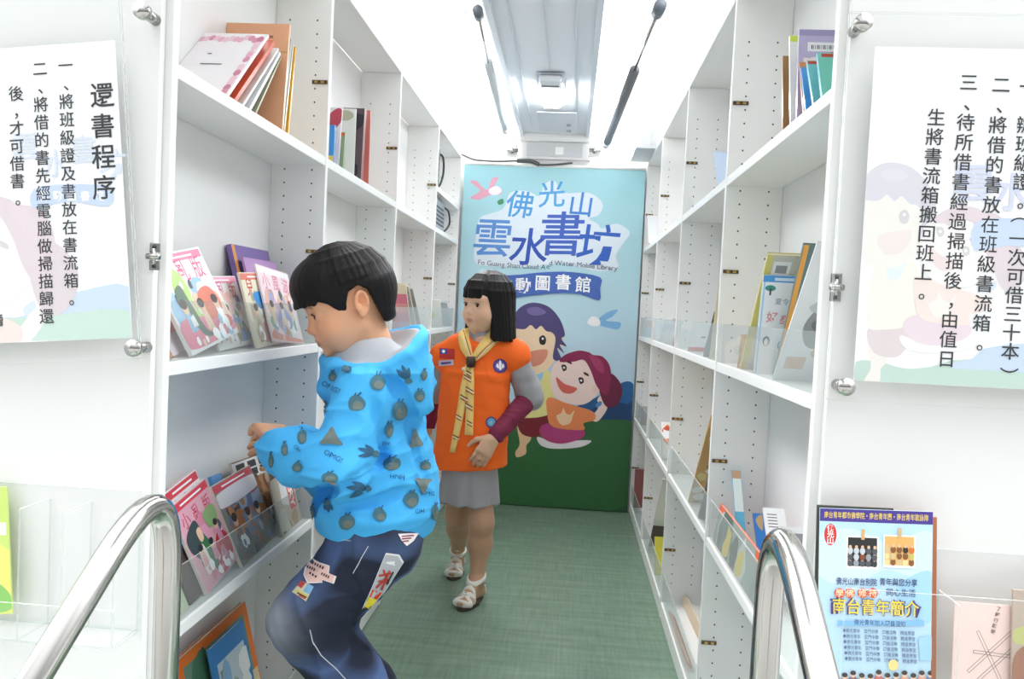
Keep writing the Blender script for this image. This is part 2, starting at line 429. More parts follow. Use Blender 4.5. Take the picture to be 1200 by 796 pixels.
# ================================================================ bookcases
CATCH = mat('#5A4A3A', .35, metal=.6); BRASS = mat('#B79A5E', .3, metal=1)
def bookcase(s, X, YS, label):
    """s = -1: shelves open towards +x, s = 1: towards -x"""
    root = empty('bookcase', (X+s*DEP/2, YS[0], 0), label=label, cat='bookcase')
    T = -root.location
    def bx(b, x0, x1, y0, y1, z0, z1, m, bev=.0012):
        xa, xb = X+s*x0, X+s*x1
        b.box((min(xa, xb)+T.x, y0+T.y, z0+T.z), (max(xa, xb)+T.x, y1+T.y, z1+T.z), m, bev=bev)
    t = .018
    for i, y in enumerate(YS):
        b = MB(); bx(b, 0, DEP, y, y+t, .001, ZT, WHITE)
        if i > 0:                                  # rows of peg holes on the face towards the entrance
            for d in (.035, .105):
                z = .13
                while z < 1.80:
                    if all(abs(z-l+.011) > .018 for l in LEV):
                        c = Vector((X+s*d+T.x, y-.0002+T.y, z+T.z))
                        b.add([c+Vector((.0022*math.cos(a*PI/4), 0, .0026*math.sin(a*PI/4))) for a in range(8)], [tuple(range(8))], DARK)
                    z += .0335
        b.build('side_panel', root)
    for i in range(len(YS)-1):
        ya, yb = YS[i]+t+.0004, YS[i+1]-.0004
        lv = list(LEV)
        if s < 0 and i == 3: lv = LEV+[1.62]
        for k, z in enumerate(lv):
            b = MB(); bx(b, .001, DEP-.001, ya, yb, z-(TH if z > .1 else .055), z, WHITE); b.build('shelf', root)
        for z in LEV[:3]:
            b = MB(); xa, xb = X+s*.006, X+s*.0085
            sheet(b, (min(xa, xb)+T.x, ya+.001+T.y, z+.0005+T.z), (max(xa, xb)+T.x, yb-.001+T.y, z+.098+T.z), 0, ACR_GUARD)
            b.build('acrylic_guard', root)
        for z in (.25, .72, 1.2, 1.62):           # magnetic catches by each divider
            b = MB(); bx(b, .004, .042, yb-.0035, yb, z-.0045, z+.0045, CATCH, bev=0)
            bx(b, .012, .02, yb-.0042, yb-.0036, z-.003, z+.003, BRASS, bev=0); bx(b, .028, .036, yb-.0042, yb-.0036, z-.003, z+.003, BRASS, bev=0)
            b.build('catch_plate', root)
    b = MB(); bx(b, DEP+.0003, DEP+.012, YS[0], YS[-1]+t, .0, ZT, WHITE2, bev=0); b.build('back_panel', root)
    b = MB(); bx(b, 0, DEP, YS[0]+.0, YS[-1]+t, ZT+.0003, ZT+.016, WHITE); b.build('top_panel', root)
    return root
bookcase(-1, XL, LY, 'long white open bookcase the boy is leaning against')
bookcase(1, XR, RY, 'long white open bookcase facing the boy across the aisle')

# ================================================================ handrails of the entrance steps
def handrail(sx, X, px_post, bend_px, low_px, yp, yl, label):
    foot = at(px_post[0], px_post[1], Y=yp); X = foot.x
    low = at(low_px[0], low_px[1], Y=yl)
    top_z = at(bend_px[0], bend_px[1], Y=yp-.06).z
    P = [Vector((X, yp, .0006)), Vector((X, yp, top_z-.115))]
    # bend: arc in the plane x = X from vertical to the sloping rail
    sl = Vector((low.x-X, low.y-(yp-.09), low.z-top_z)).normalized()
    n = 12; A = Vector((X, yp, top_z-.115)); C = Vector((X, yp, top_z+.035)); B = C+sl*.15
    for i in range(1, n+1):
        t = i/n; P.append(A*(1-t)**2+C*2*t*(1-t)+B*t*t)
    P.append(B+sl*.75)
    e = empty('handrail', (X, yp, 0), label=label, cat='handrail')
    b = MB(); b.tube([p-e.location for p in P], .0165, CHROME, 28); b.build('tube', e)
    b = MB(); b.tube([(0, 0, .0003), (0, 0, .008)], .045, STEEL, 24); b.build('base_flange', e)
    return e
handrail(-1, -.5, (196, 700), (165, 575), (28, 785), .96, .73, 'bent steel handrail in front of the acrylic box with the green brochure')
handrail(1, .25, (900, 720), (935, 617), (972, 785), .92, .73, 'bent steel handrail beside the blue leaflet')
# ================================================================ pictures shared by banner and notices
def mixhex(h, k):
    h = h.lstrip('#'); return '#'+''.join('%02X' % round(int(h[i:i+2], 16)*(1-k)+245*k) for i in (0, 2, 4))
def ink(h, k=0.0): return mat(mixhex(h, k) if k else h, .5, noise=.02, scale=40)
def cartoon_boy(a, P, k=0.0, limbs=True):
    B = lambda pts, c: a.blob([P(x, y) for x, y in pts], ink(c, k))
    if limbs:
        B([(606, 500), (612, 494), (624, 498), (622, 515), (617, 522), (616, 532), (606, 536), (604, 530), (609, 520)], '#EFC69B')
        B([(608, 488), (642, 484), (640, 500), (630, 512), (611, 508)], '#7E1F2C')
    B([(612, 440), (630, 432), (646, 438), (650, 460), (646, 484), (618, 490), (606, 484)], '#ECE296')
    B([(622, 440), (636, 434), (634, 446), (624, 450)], '#9CCBE6')
    B([(602, 372), (622, 366), (646, 372), (655, 390), (654, 412), (645, 430), (625, 440), (605, 436), (596, 412)], '#F6D8B6')
    B([(650, 396), (657, 392), (660, 400), (656, 408), (650, 406)], '#F3CFA8')
    B([(600, 382), (606, 364), (622, 355), (642, 359), (656, 374), (662, 392), (658, 397), (664, 406), (656, 404), (661, 414), (653, 408), (658, 422), (648, 420), (651, 398), (647, 390), (640, 388), (634, 382), (628, 386), (622, 381), (614, 386)], '#51477A')
    B([(618, 362), (630, 360), (640, 366), (630, 370), (620, 368)], '#7A6BA3')
    B([(632, 396), (637, 393), (640, 398), (638, 404), (633, 403)], '#2A2226')
    B([(635, 396), (637, 396), (637, 398), (635, 398)], '#FFFFFF')
    B([(614, 416), (626, 411), (641, 410), (640, 420), (632, 428), (620, 429)], '#DE9078')
def cartoon_girl(a, P, k=0.0, limbs=True):
    B = lambda pts, c: a.blob([P(x, y) for x, y in pts], ink(c, k))
    if limbs:
        B([(630, 512), (650, 518), (680, 516), (693, 517), (680, 524), (650, 526), (634, 522)], '#EFE6EA')
        B([(632, 504), (644, 496), (680, 502), (684, 512), (660, 520), (640, 516)], '#B9417D')
    B([(692, 490), (700, 480), (704, 470), (712, 472), (710, 482), (700, 494)], '#F6DDD4')
    B([(700, 470), (704, 463), (709, 464), (712, 470), (707, 476)], '#F6DDD4')
    B([(698, 474), (704, 470), (705, 474), (700, 478)], '#4E8FC8')
    B([(643, 466), (668, 474), (694, 482), (697, 492), (684, 496), (683, 504), (648, 500), (641, 482)], '#EE8C56')
    B([(652, 488), (658, 484), (660, 478), (663, 484), (668, 486), (673, 481), (671, 488), (668, 496), (658, 498)], '#F6CFA8')
    B([(697, 432), (712, 436), (722, 442), (729, 455), (726, 470), (716, 478), (706, 470)], '#6E1E40')
    B([(645, 440), (652, 424), (672, 420), (695, 428), (704, 446), (700, 462), (684, 474), (662, 472), (648, 462)], '#F6DCD4')
    B([(694, 455), (700, 450), (703, 456), (699, 463)], '#F3CEC6')
    B([(656, 424), (662, 416), (678, 411), (690, 413), (695, 416), (706, 418), (714, 428), (716, 444), (712, 462), (705, 460), (698, 450), (692, 434), (684, 422), (672, 424)], '#8C234E')
    B([(690, 416), (704, 422), (708, 436), (700, 434)], '#A83A66')
    for ex, ey in ((661, 431), (681, 446)):
        B([(ex-3, ey-3), (ex+2, ey-3), (ex+3, ey+2), (ex-1, ey+4)], '#2A2226'); B([(ex-1, ey-1), (ex+1, ey-1), (ex+1, ey+1), (ex-1, ey+1)], '#FFFFFF')
    B([(664, 423), (669, 424), (670, 427), (665, 425)], '#5A2030'); B([(684, 436), (689, 438), (690, 441), (685, 439)], '#5A2030')
    B([(652, 442), (662, 450), (676, 455), (670, 461), (660, 460), (654, 452)], '#D8655A')
def plane_map(M, Y):
    inv = M.inverted()
    def P(px, py):
        q = inv @ at(px, py, Y=Y); return (q.x, q.z)
    return P

# ================================================================ banner on the back wall
YBAN = 4.205
X0b, X1b, Z1b = XL+.012, XR-.010, at(650, 196, Y=YBAN).z
e = empty('printed_banner', ((X0b+X1b)/2, YBAN, .004), label='tall blue and green printed banner closing the far end of the aisle', cat='banner')
bm_ = bpy.data.materials.new('banner_print'); bm_.use_nodes = True; n = bm_.node_tree; bb = n.nodes['Principled BSDF']
tc = n.nodes.new('ShaderNodeTexCoord'); sp = n.nodes.new('ShaderNodeSeparateXYZ'); rp = n.nodes.new('ShaderNodeValToRGB'); mr = n.nodes.new('ShaderNodeMapRange')
mr.inputs['From Max'].default_value = Z1b; nz = n.nodes.new('ShaderNodeTexNoise'); nz.inputs['Scale'].default_value = 5; nz.inputs['Detail'].default_value = 5
ma = n.nodes.new('ShaderNodeMath'); ma.operation = 'MULTIPLY_ADD'; ma.inputs[1].default_value = .16
n.links.new(tc.outputs['Object'], sp.inputs[0]); n.links.new(tc.outputs['Object'], nz.inputs['Vector']); n.links.new(nz.outputs['Fac'], ma.inputs[0]); n.links.new(sp.outputs['Z'], ma.inputs[2])
n.links.new(ma.outputs[0], mr.inputs['Value']); n.links.new(mr.outputs[0], rp.inputs['Fac']); n.links.new(rp.outputs[0], bb.inputs['Base Color'])
R_ = rp.color_ramp; R_.elements[0].position = 0; R_.elements[0].color = lin('#2B4E38'); R_.elements[1].position = 1; R_.elements[1].color = lin('#A3D6DF')
for p_, c_ in ((.16, '#2F6633'), (.3, '#386E40'), (.33, '#2D5D45'), (.335, '#BCD8EC'), (.55, '#C2DEEC'), (.72, '#B6DAE4')):
    q = R_.elements.new(p_); q.color = lin(c_)
bb.inputs['Roughness'].default_value = .45
T = Matrix.Translation(-e.location)
b = MB(); b.box((X0b, YBAN, .004), (X1b, YBAN+.002, Z1b), bm_, M=T); b.build('cloth', e)
b = MB(); b.tube([(X0b, YBAN+.002, Z1b+.006), (X1b, YBAN+.002, Z1b+.006)], .009, mat('#EDEDEA', .35), 12)
for k in b.v[:]: pass
b.v = [(v[0]-e.location.x, v[1]-e.location.y, v[2]-e.location.z) for v in b.v]; b.build('top_rail', e)
MP = Matrix.Translation((X0b, YBAN-.0003, 0)); P_ = plane_map(MP, YBAN)
def P(x, y):
    q = P_(x, y); return (min(max(q[0], .002), X1b-X0b-.002), max(q[1], .006))
ML = T @ MP
a = Art(1e-4, (.002, X1b-X0b-.002, .006, Z1b-.004))
a.blob([P(*q) for q in ((748, 470), (746, 452), (735, 447), (722, 452), (705, 462), (690, 470), (660, 480), (600, 482), (545, 480), (545, 500), (640, 500), (748, 498))], ink('#27609A'))
a.poly([P(*q) for q in ((742, 494), (742.5, 470), (735, 474), (720, 470), (704, 474), (690, 482), (560, 486), (560, 500))], ink('#1F4573'))
a.blob([P(*q) for q in ((739, 592), (741, 500), (738, 493), (700, 492), (650, 494), (560, 492), (535, 500), (534, 592), (640, 600))], ink('#336A3C'))
a.build('illustrated_hills', e, ML)
a = Art(1e-4); W_ = ink('#F4F7FA')
a.blob([P(*q) for q in ((590, 244), (598, 226), (618, 224), (632, 230), (638, 216), (650, 212), (660, 226), (690, 226), (706, 238), (702, 252), (690, 256), (700, 262), (706, 268), (722, 262), (738, 272), (730, 286), (722, 300), (724, 314), (700, 318), (660, 309), (618, 313), (570, 312), (556, 306), (558, 276), (562, 256), (576, 250))], ink('#DDE9F2'), 4)
for ch, x, y, s_, c_, ro in (('佛', 609, 240, 33, '#4F9EDA', -.06), ('光', 646, 228, 32, '#4FA6E0', .1), ('山', 681, 240, 30, '#3F86D2', -.02), ('雲', 577, 279, 47, '#5C90D4', 0), ('水', 619, 290, 46, '#2C50B0', 0), ('書', 659, 275, 54, '#3F62BE', .03), ('坊', 701, 288, 50, '#2F62C0', -.02)):
    x_, z_ = P(x, y); a.text(ch, x_, z_, s_*.00468, ink(c_), bold=.01, rot=ro, shear=.08)
st = 'Fo Guang Shan Cloud And Water Mobile Library'
wd = [text_geo(c)[0] for c in st]; adv = []
for c, g in zip(st, wd): adv.append((max(v[0] for v in g)-min(v[0] for v in g)+.09) if g else .3)
tot = sum(adv); pos = 0
arc = lambda t: 307+6*math.sin(t*PI*.9)*(1 if t < .5 else .2)+9*max(0, t-.6)**1.1*2.2
for c, q in zip(st, adv):
    t = (pos+q/2)/tot; pos += q
    if c != ' ':
        x_, z_ = P(560+164*t, arc(t)); x2, z2 = P(560+164*(t+.01), arc(t+.01)); a.text(c, x_, z_, 164*.00468/tot*1.02, ink('#4E5870'), bold=.0, rot=math.atan2(z2-z_, x2-x_))
a.blob([P(*q) for q in ((588, 326), (610, 322), (640, 319), (670, 319), (703, 325), (703, 338), (702, 352), (680, 345), (650, 344), (610, 348), (588, 352))], ink('#4568B6'), 3)
for ch, x, y in (('行', 591, 337), ('動', 613, 335), ('圖', 636, 332), ('書', 660, 331), ('館', 683, 334)):
    x_, z_ = P(x, y); a.text(ch, x_, z_, 19*.00468, ink('#FFFFFF'), bold=.015)
a.build('lettering', e, ML)
a = Art(1e-4)
B = lambda pts, c: a.blob([P(x, y) for x, y in pts], ink(c))
B([(551, 213), (558, 212), (566, 220), (572, 222), (576, 210), (584, 208), (580, 218), (588, 222), (586, 228), (574, 229), (562, 234), (551, 232), (560, 226), (562, 222)], '#E3A6BC'); B([(573, 222), (582, 218), (588, 223), (584, 228), (575, 228)], '#F6EEF2')
B([(583, 236), (589, 233), (590, 238), (585, 240)], '#4C9A6A')
a.build('illustrated_bird', e, ML); a = Art(1e-4); a.k = 4
B([(700, 375), (712, 366), (724, 363), (718, 371), (710, 376), (727, 378), (724, 386), (712, 384), (702, 381)], '#7FB6E0'); B([(688, 378), (694, 371), (702, 374), (703, 381), (694, 382)], '#F4F6F8')
a.build('illustrated_bird', e, ML)
a = Art(1e-4); a.k = 6; cartoon_boy(a, P); a.build('illustrated_boy', e, ML)
a = Art(1e-4); a.k = 24; cartoon_girl(a, P); a.build('illustrated_girl', e, ML)

# ================================================================ notices behind acrylic on the two front panels
BLACK = ink('#23262B')
def standoffs(e, pts, y0, y1):
    for p in pts:
        b = MB(); q = Vector(p)-e.location
        b.tube([(q.x, y1-e.location.y, q.z), (q.x, y0-.0035-e.location.y, q.z)], .0085, CHROME, 18)
        b.tube([(q.x, y0-.0036-e.location.y, q.z), (q.x, y0-.012-e.location.y, q.z)], [.0125, .0125], CHROME, 22); b.build('standoff', e)
def notice(bl, br, tl, paper, yw, lab, fn, hw):
    """bl..: board corners, paper: paper corners, all read on the plane of the board"""
    yb = yw-.03
    M, wd, ht = frame_from(at(*bl, Y=yb), at(*br, Y=yb), at(*tl, Y=yb))
    e = empty('notice_board', (M @ Vector((wd/2, .006, 0))), label=lab, cat='notice')
    Ti = Matrix.Translation(-e.location)
    for y, nm in ((0, 'front_acrylic'), (.006, 'rear_acrylic')):
        b = MB(); sheet(b, (0, y, 0), (wd, y+.003, ht), 1); o = b.build(nm, e, Ti @ M)
    Mp, pw, ph = frame_from(at(*paper[0], Y=yb+.0045), at(*paper[1], Y=yb+.0045), at(*paper[2], Y=yb+.0045))
    pe = MB(); pe.box((0, 0, 0), (pw, .0006, ph), mat('#FAFAFC', .6, noise=.01)); po = pe.build('paper', e, Ti @ Mp)
    a = Art(2e-5, (.0005, pw-.0005, .0005, ph-.0005)); P = plane_map(Mp, yb+.0045); fn(a, P, pw, ph)
    a.build('printed_text', e, Ti @ Mp @ Matrix.Translation((0, -.0001, 0)))
    standoffs(e, [at(*q, Y=yb) for q in hw], yb, yw-.0005)
    return e
PX = 1/812.
def pcol(a, P, s, x0, y0, x1, y1, size, bold=.006):
    n = len(s); (ax, az), (bx_, bz) = P(x0, y0), P(x1, y1); y = a._y()
    for i, ch in enumerate(s):
        t = i/(n-1) if n > 1 else 0; x, z = ax+(bx_-ax)*t, az+(bz-az)*t
        a.text(ch, x, z, size, BLACK, bold, rot=(-PI/2 if ch in '（）' else 0), y=y)
def left_art(a, P, w, h):
    f = .86
    Q = lambda k, ox, oy, x0, y0: (lambda x, y: P(ox+(x-x0)*k, oy+(y-y0)*k))
    a.blob([P(*q) for q in ((-120, 396), (-120, 372), (20, 372), (60, 352), (100, 340), (152, 336), (154, 396))], ink('#BFD8F0', .35), 3)
    a.blob([P(*q) for q in ((-120, 398), (-120, 380), (40, 372), (90, 366), (150, 364), (154, 396))], ink('#BFE0CF', .3), 3)
    cartoon_girl(a, Q(2.1, 10, 290, 690, 440), .86, False)
    for ch, x, y in (('雲', 30, 172), ('水', 66, 192), ('書', 98, 176), ('坊', 132, 192)): x_, z_ = P(x, y); a.text(ch, x_, z_, 36*PX, ink('#C9D8F2', .45), bold=.01)
    a.blob([P(*q) for q in ((40, 222), (80, 216), (128, 220), (128, 242), (80, 236), (40, 244))], ink('#BCD2F0', .3), 3)
    for i, ch in enumerate('行動圖書館'): x_, z_ = P(52+16*i, 230); a.text(ch, x_, z_, 13*PX, ink('#FFFFFF'), bold=.02)
    y = None
    pcol(a, P, '還書程序', 120, 112, 122, 220, 31*PX, .010)
    pcol(a, P, '一、將班級證及書放在書流箱。', 77, 77, 84, 350, 19.5*PX)
    pcol(a, P, '二、將借的書先經電腦做掃描歸還', 47, 81, 55, 371, 19.5*PX)
    pcol(a, P, '後，才可借書。', 19, 110, 21, 233, 19.5*PX)
    pcol(a, P, '讀', -4, 377, -4, 377, 19.5*PX)
notice((-330, 440), (163, 421), (-322, 8), ((-180, 410), (155, 396), (-182, 70)), Y0, 'acrylic notice board headed with four large characters beside the boy', left_art, [(160, 408), (170, 15), (-300, 420), (-292, 28)])
def right_art(a, P, w, h):
    Q = lambda k, ox, oy, x0, y0: (lambda x, y: P(ox+(x-x0)*k, oy+(y-y0)*k))
    a.blob([P(*q) for q in ((1002, 446), (1003, 424), (1030, 424), (1060, 432), (1090, 430), (1150, 420), (1400, 425), (1400, 468), (1150, 456))], ink('#BFD9CC', .15), 3)
    a.blob([P(*q) for q in ((1120, 432), (1140, 420), (1180, 404), (1400, 400), (1400, 440))], ink('#BCD3EE', .3), 3)
    cartoon_boy(a, Q(1.45, 1048, 285, 628, 420), .86, True); cartoon_girl(a, Q(1.5, 1118, 330, 672, 470), .86, True)
    for ch, x, y in (('雲', 1140, 215), ('水', 1186, 226)): x_, z_ = P(x, y); a.text(ch, x_, z_, 46*PX, ink('#C5CDF0', .4), bold=.012)
    a.blob([P(*q) for q in ((1142, 262), (1180, 256), (1260, 262), (1260, 292), (1180, 288), (1142, 294))], ink('#BCD2F0', .3), 3)
    pcol(a, P, '生將書流箱搬回班上。', 1097, 138, 1080, 342, 21*PX)
    pcol(a, P, '三、待所借書經過掃描後，由值日', 1135, 97, 1109, 421, 21*PX)
    pcol(a, P, '二、將借的書放在班級書流箱。', 1173, 100, 1148, 402, 21*PX)
    pcol(a, P, '一、辦班級證。（一次可借三十本）', 1205, 102, 1182, 434, 21*PX)
notice((969, 469), (1420, 492), (992, 13), ((1000, 446), (1380, 466), (1023, 54)), 1.175, 'acrylic notice board above the blue leaflet', right_art, [(989, 453), (1009, 29), (1395, 478), (1412, 50)])

# small steel latches on the edges of the front panels
for (px, py, yw, lab) in ((182, 301, Y0, 'small steel latch on the panel edge beside the pink magazines'), (979, 337, 1.175, 'small steel latch on the panel edge beside the clear bagged booklet')):
    p = at(px, py, Y=yw-.001); e = empty('panel_latch', p, label=lab, cat='latch')
    b = MB()
    b.box((-.008, -.003, .006), (.008, 0, .021), STEEL, bev=.001); b.box((-.008, -.003, -.021), (.008, 0, -.006), STEEL, bev=.001); b.build('plate', e)
    b = MB(); b.tube([(-.010, -.006, .0), (.010, -.006, 0)], .0045, CHROME, 12); b.tube([(-.0, -.004, .012), (0, -.004, -.012)], .003, CHROME, 8); b.build('pivot_barrel', e)
    b = MB()
    for z in (.015, -.015): b.tube([(.0, -.003, z), (0, -.0045, z)], .0028, DARK, 10)
    b.build('screw', e)

# ================================================================ acrylic leaflet trays on the front panels
def tray(xa, xb, zb, zt, zf, yw, divs, depth, lab, htop):
    e = empty('leaflet_tray', ((xa+xb)/2, yw-depth/2, zb), label=lab, cat='leaflet holder'); L = e.location
    S = lambda nm, lo, hi, ax: (lambda b: (sheet(b, [lo[i]-L[i] for i in range(3)], [hi[i]-L[i] for i in range(3)], ax), b.build(nm, e)))(MB())
    S('back_sheet', (xa, yw-.0035, zb), (xb, yw-.0005, zt), 1)
    S('bottom_sheet', (xa, yw-depth, zb), (xb, yw-.004, zb+.003), 2)
    S('front_sheet', (xa, yw-depth, zb+.0035), (xb, yw-depth+.003, zf), 1)
    for x, zz in divs: S('divider', (x-.0015, yw-depth+.0035, zb+.0035), (x+.0015, yw-.004, zz), 0)
    return e
zl = at(90, 570, Y=Y0).z
zb_l = at(150, 738, Y=Y0).z
tray(-1.05, at(168, 640, Y=Y0).x, zb_l, zl, zb_l+.06, Y0, [(at(60, 640, Y=Y0).x, zl-.02), (at(108, 640, Y=Y0).x, zl-.02), (at(165, 640, Y=Y0).x, zl-.03)], .075, 'clear acrylic leaflet tray holding a green and yellow brochure', 0)
zr = at(1090, 642, Y=1.175).z; zb_r = at(1090, 838, Y=1.12).z
tray(at(962, 800, Y=1.175).x, 1.05, zb_r-.0035, zr, zr-.045, 1.175, [(.5625, zr-.06), (1.0, zr-.03)], .075, 'clear acrylic leaflet tray holding blue and pink leaflets', 0)

def slab(name, bl, br, tl, Ys, t, mface, mside, lab, cat, art=None, parts='print', floorz=None):
    """a flat printed sheet or folder: corners read at depths Ys"""
    M, wd, ht = frame_from(at(*bl, Y=Ys[0]), at(*br, Y=Ys[0]), at(*tl, Y=Ys[1]))
    if floorz is not None:
        zz = min((M @ Vector((x, y, 0))).z for x in (0, wd) for y in (0, t)); M = Matrix.Translation((0, 0, floorz-zz)) @ M
    e = empty(name, M.translation.copy(), label=lab, cat=cat); Ti = Matrix.Translation(-M.translation)
    b = MB(); b.box((0, 0, 0), (wd, t, ht), mface, bev=min(t*.3, .001)); b.build('sheet', e, Ti @ M)
    if art:
        a = Art(2e-5, (.0003, wd-.0003, .0003, ht-.0003)); art(a, wd, ht, plane_map(M, None) if False else None); a.build(parts, e, Ti @ M @ Matrix.Translation((0, -.0001, 0)))
    return e
def art_leaf(a, w, h, P):
    U = lambda x, y: ((x-977)/133*w, h*(1-(y-598)/232))
    def V(x, y):             # picture position of the leaflet seen upright: shear of the photograph taken out
        return U(x+(y-598)*.095, y-(x-977)*.045)
    T_ = lambda s, x, y, z, c, bo=.01, wd=60: a.fit(s, V(x, y)[0], V(x, y)[1], wd*w/133, z*w/133, ink(c), bo)
    R_ = lambda x0, y0, x1, y1, c: a.poly([V(x0, y1), V(x1, y1), V(x1, y0), V(x0, y0)], ink(c))
    a.rect(0, 0, w, h, ink('#BFE0F4'))
    a.blob([(w*.0, h*.86), (w*.3, h*.9), (w*.6, h*.84), (w*.99, h*.9), (w*.99, h*.66), (w*.6, h*.7), (w*.3, h*.62), (w*.0, h*.66)], ink('#D3EAF8'))
    a.blob([(w*.7, h*.62), (w*.99, h*.7), (w*.99, h*.45), (w*.75, h*.5)], ink('#A9D6F0'))
    a.rect(0, h*.935, w, h, ink('#4B3A92'))
    a.fit('南台青年都市佛學院・南台青年團・南台青年歌詠隊', w*.5, h*.967, w*.92, h*.036, ink('#F7D84A'), .006)
    xs, zs = V(987, 629); a.ell(xs, zs, w*.055, h*.055, ink('#D8352E'))
    for i, ch in enumerate('佛光山'): a.text(ch, xs, zs+h*.032-i*h*.032, h*.036, ink('#FFFFFF'), .02)
    for (x, y, c1, cols) in ((1023, 650, '#2B2A2C', ('#8A4A33', '#3A3D42', '#C9CFD6', '#55585E', '#E6EAEE', '#9AA0A8')), (1066, 649, '#E8B56A', ('#D9772B', '#3B2F2C', '#C9C268', '#E8D9A0', '#8A5A30', '#D9C090'))):
        px0, pz0 = V(x, y); s_ = w*.135
        a.rect(px0-s_*1.05, pz0-s_*1.12, px0+s_*1.05, pz0+s_*1.08, ink('#F4F4F0')); a.rect(px0-s_*.95, pz0-s_*.95, px0+s_*.95, pz0+s_*.98, ink(c1))
        rr = random.Random(int(x))
        for r_ in range(3):
            for q in range(5):
                cx = px0-s_*.8+q*s_*.4; cz = pz0-s_*.75+r_*s_*.42
                a.ell(cx, cz, s_*.18, s_*.24, ink(cols[rr.randrange(len(cols))]), n=10); a.ell(cx, cz+s_*.26, s_*.1, s_*.12, ink('#E3BE9A'), n=10)
        a.rect(px0-s_*.1, pz0+s_*.85, px0+s_*.12, pz0+s_*1.55, ink('#D9B27A'))
    T_('佛光山南台別院', 1013, 684, 9.5, '#3D4A78', .012, 48); T_('青年與您分享', 1062, 685, 9.5, '#3D4A78', .012, 44)
    for i, ch in enumerate('學佛修持'):
        x_, z_ = V((992, 1004, 1019, 1031)[i], 697); a.ell(x_, z_, w*.045, w*.045, ink('#E2502E')); a.text(ch, x_, z_, w*.075, ink('#F9E9C0'), .01)
    T_('同心生活', 1064, 697, 9.5, '#3D4A78', .012, 34)
    T_('南台青年簡介', 1033, 714, 21, '#4A3A86', .03, 107); T_('南台青年簡介', 1033, 714, 20, '#F8DC3C', .01, 101)
    R_(987, 729, 1088, 735, '#86BFEA'); T_('佛光青年加入團員須知', 1036, 732, 7.5, '#3D4A78', .01, 60)
    for i in range(6): T_('●佛光青年　普門中學　團員活動　精進學習', 1034, 742+i*6.5, 5.2, '#5D7196', .012, 84)
    R_(1080, 748, 1112, 775, '#A6D3EF')
    rr = random.Random(4)
    for i in range(11):
        x_, z_ = V(990+i*10, 798-rr.random()*5); a.ell(x_, z_-h*.03, w*.045, h*.04, ink(rr.choice(['#C96A6A', '#7A8BA8', '#D9A08A', '#8A6A7A', '#E0B0B0']))); a.ell(x_, z_+h*.015, w*.025, h*.016, ink('#E8C6A8')); a.ell(x_, z_+h*.022, w*.026, h*.012, ink('#3A302E'))
    x_, z_ = V(1048, 780); a.ell(x_, z_, w*.045, h*.028, ink('#F2DC90'))
YW = 1.175
slab('leaflet', (957, 830), (1090, 837), (977, 598), (YW-.058, YW-.045), .0012, mat('#D9EDF8', .35, noise=.01), None, 'blue leaflet with a purple heading strip standing in the acrylic tray', 'leaflet', art_leaf, 'printed_page', floorz=zb_r)
slab('folder', (992, 838), (1096, 843), (1008, 618), (YW-.04, YW-.026), .004, mat('#B4704C', .5), None, 'brown folder tucked behind the blue leaflet', 'folder', lambda a, w, h, P: a.rect(w*.04, h*.02, w*.96, h*.97, ink('#B87551')), 'front_flap', floorz=zb_r)
slab('booklet', (950, 832), (1040, 838), (974, 600), (YW-.051, YW-.038), .003, mat('#4A4C46', .45), None, 'dark booklet showing one edge behind the blue leaflet', 'booklet', lambda a, w, h, P: a.rect(w*.03, h*.02, w*.97, h*.98, ink('#6C7068')), 'cover_print', floorz=zb_r)
def art_pink(a, w, h, P):
    a.rect(0, 0, w, h, ink('#EFD3CB'))
    st = ink('#6E625F')
    U = lambda x, y: ((x-1098)/110*w, h*(1-(y-690)/130))
    for (x0, y0, x1, y1) in ((1131, 722, 1180, 800), (1120, 768, 1198, 702), (1118, 790, 1194, 726), (1126, 745, 1190, 748), (1160, 800, 1184, 772)):
        p, q = Vector(U(x0, y0)), Vector(U(x1, y1)); d = (q-p).normalized(); nn = Vector((-d.y, d.x))*w*.018
        a.line([tuple(p+nn), tuple(q+nn), tuple(q-nn), tuple(p-nn), tuple(p+nn)], w*.006, st)
    for i, ch in enumerate('了解行願報'): x, z = U(1158-i*1.6, 695+i*6.5); a.text(ch, x, z, w*.06, st, .015, rot=-.2)
slab('leaflet', (1114, 830), (1209, 838), (1134, 696), (YW-.055, YW-.045), .0012, mat('#EFD3CB', .5, noise=.01), None, 'pale pink leaflet with a drawing of crossed sticks in the acrylic tray', 'leaflet', art_pink, 'printed_page', floorz=zb_r)
slab('leaflet', (1186, 826), (1290, 834), (1206, 668), (YW-.066, YW-.05), .004, mat('#B9A99A', .5, noise=.2, scale=20), None, 'tan and green leaflet standing in front of the pink one', 'leaflet', lambda a, w, h, P: (a.blob([(w*.02, h*.5), (w*.3, h*.6), (w*.4, h*.3), (w*.05, h*.1)], ink('#9C6F5A')), a.blob([(w*.02, h*.7), (w*.3, h*.75), (w*.3, h*.62), (w*.05, h*.6)], ink('#B9BC7A'))), 'printed_page', floorz=zb_r)
def art_green(a, w, h, P):
    a.rect(0, 0, w, h, ink('#C8DF7A')); a.blob([(0, h*.45), (w*.4, h*.6), (w, h*.5), (w, h*.02), (0, h*.02)], ink('#EFE27A')); a.blob([(w*.1, h*.3), (w*.6, h*.36), (w*.95, h*.2), (w*.95, h*.02), (w*.1, h*.02)], ink('#8CC66A'))
    for i in range(4): a.ell(w*(.3+.17*i), h*(.62+.03*i), w*.05, h*.03, ink('#E27A5A'))
    a.rect(w*.5, h*.62, w*.98, h*.72, ink('#F6F2DC'))
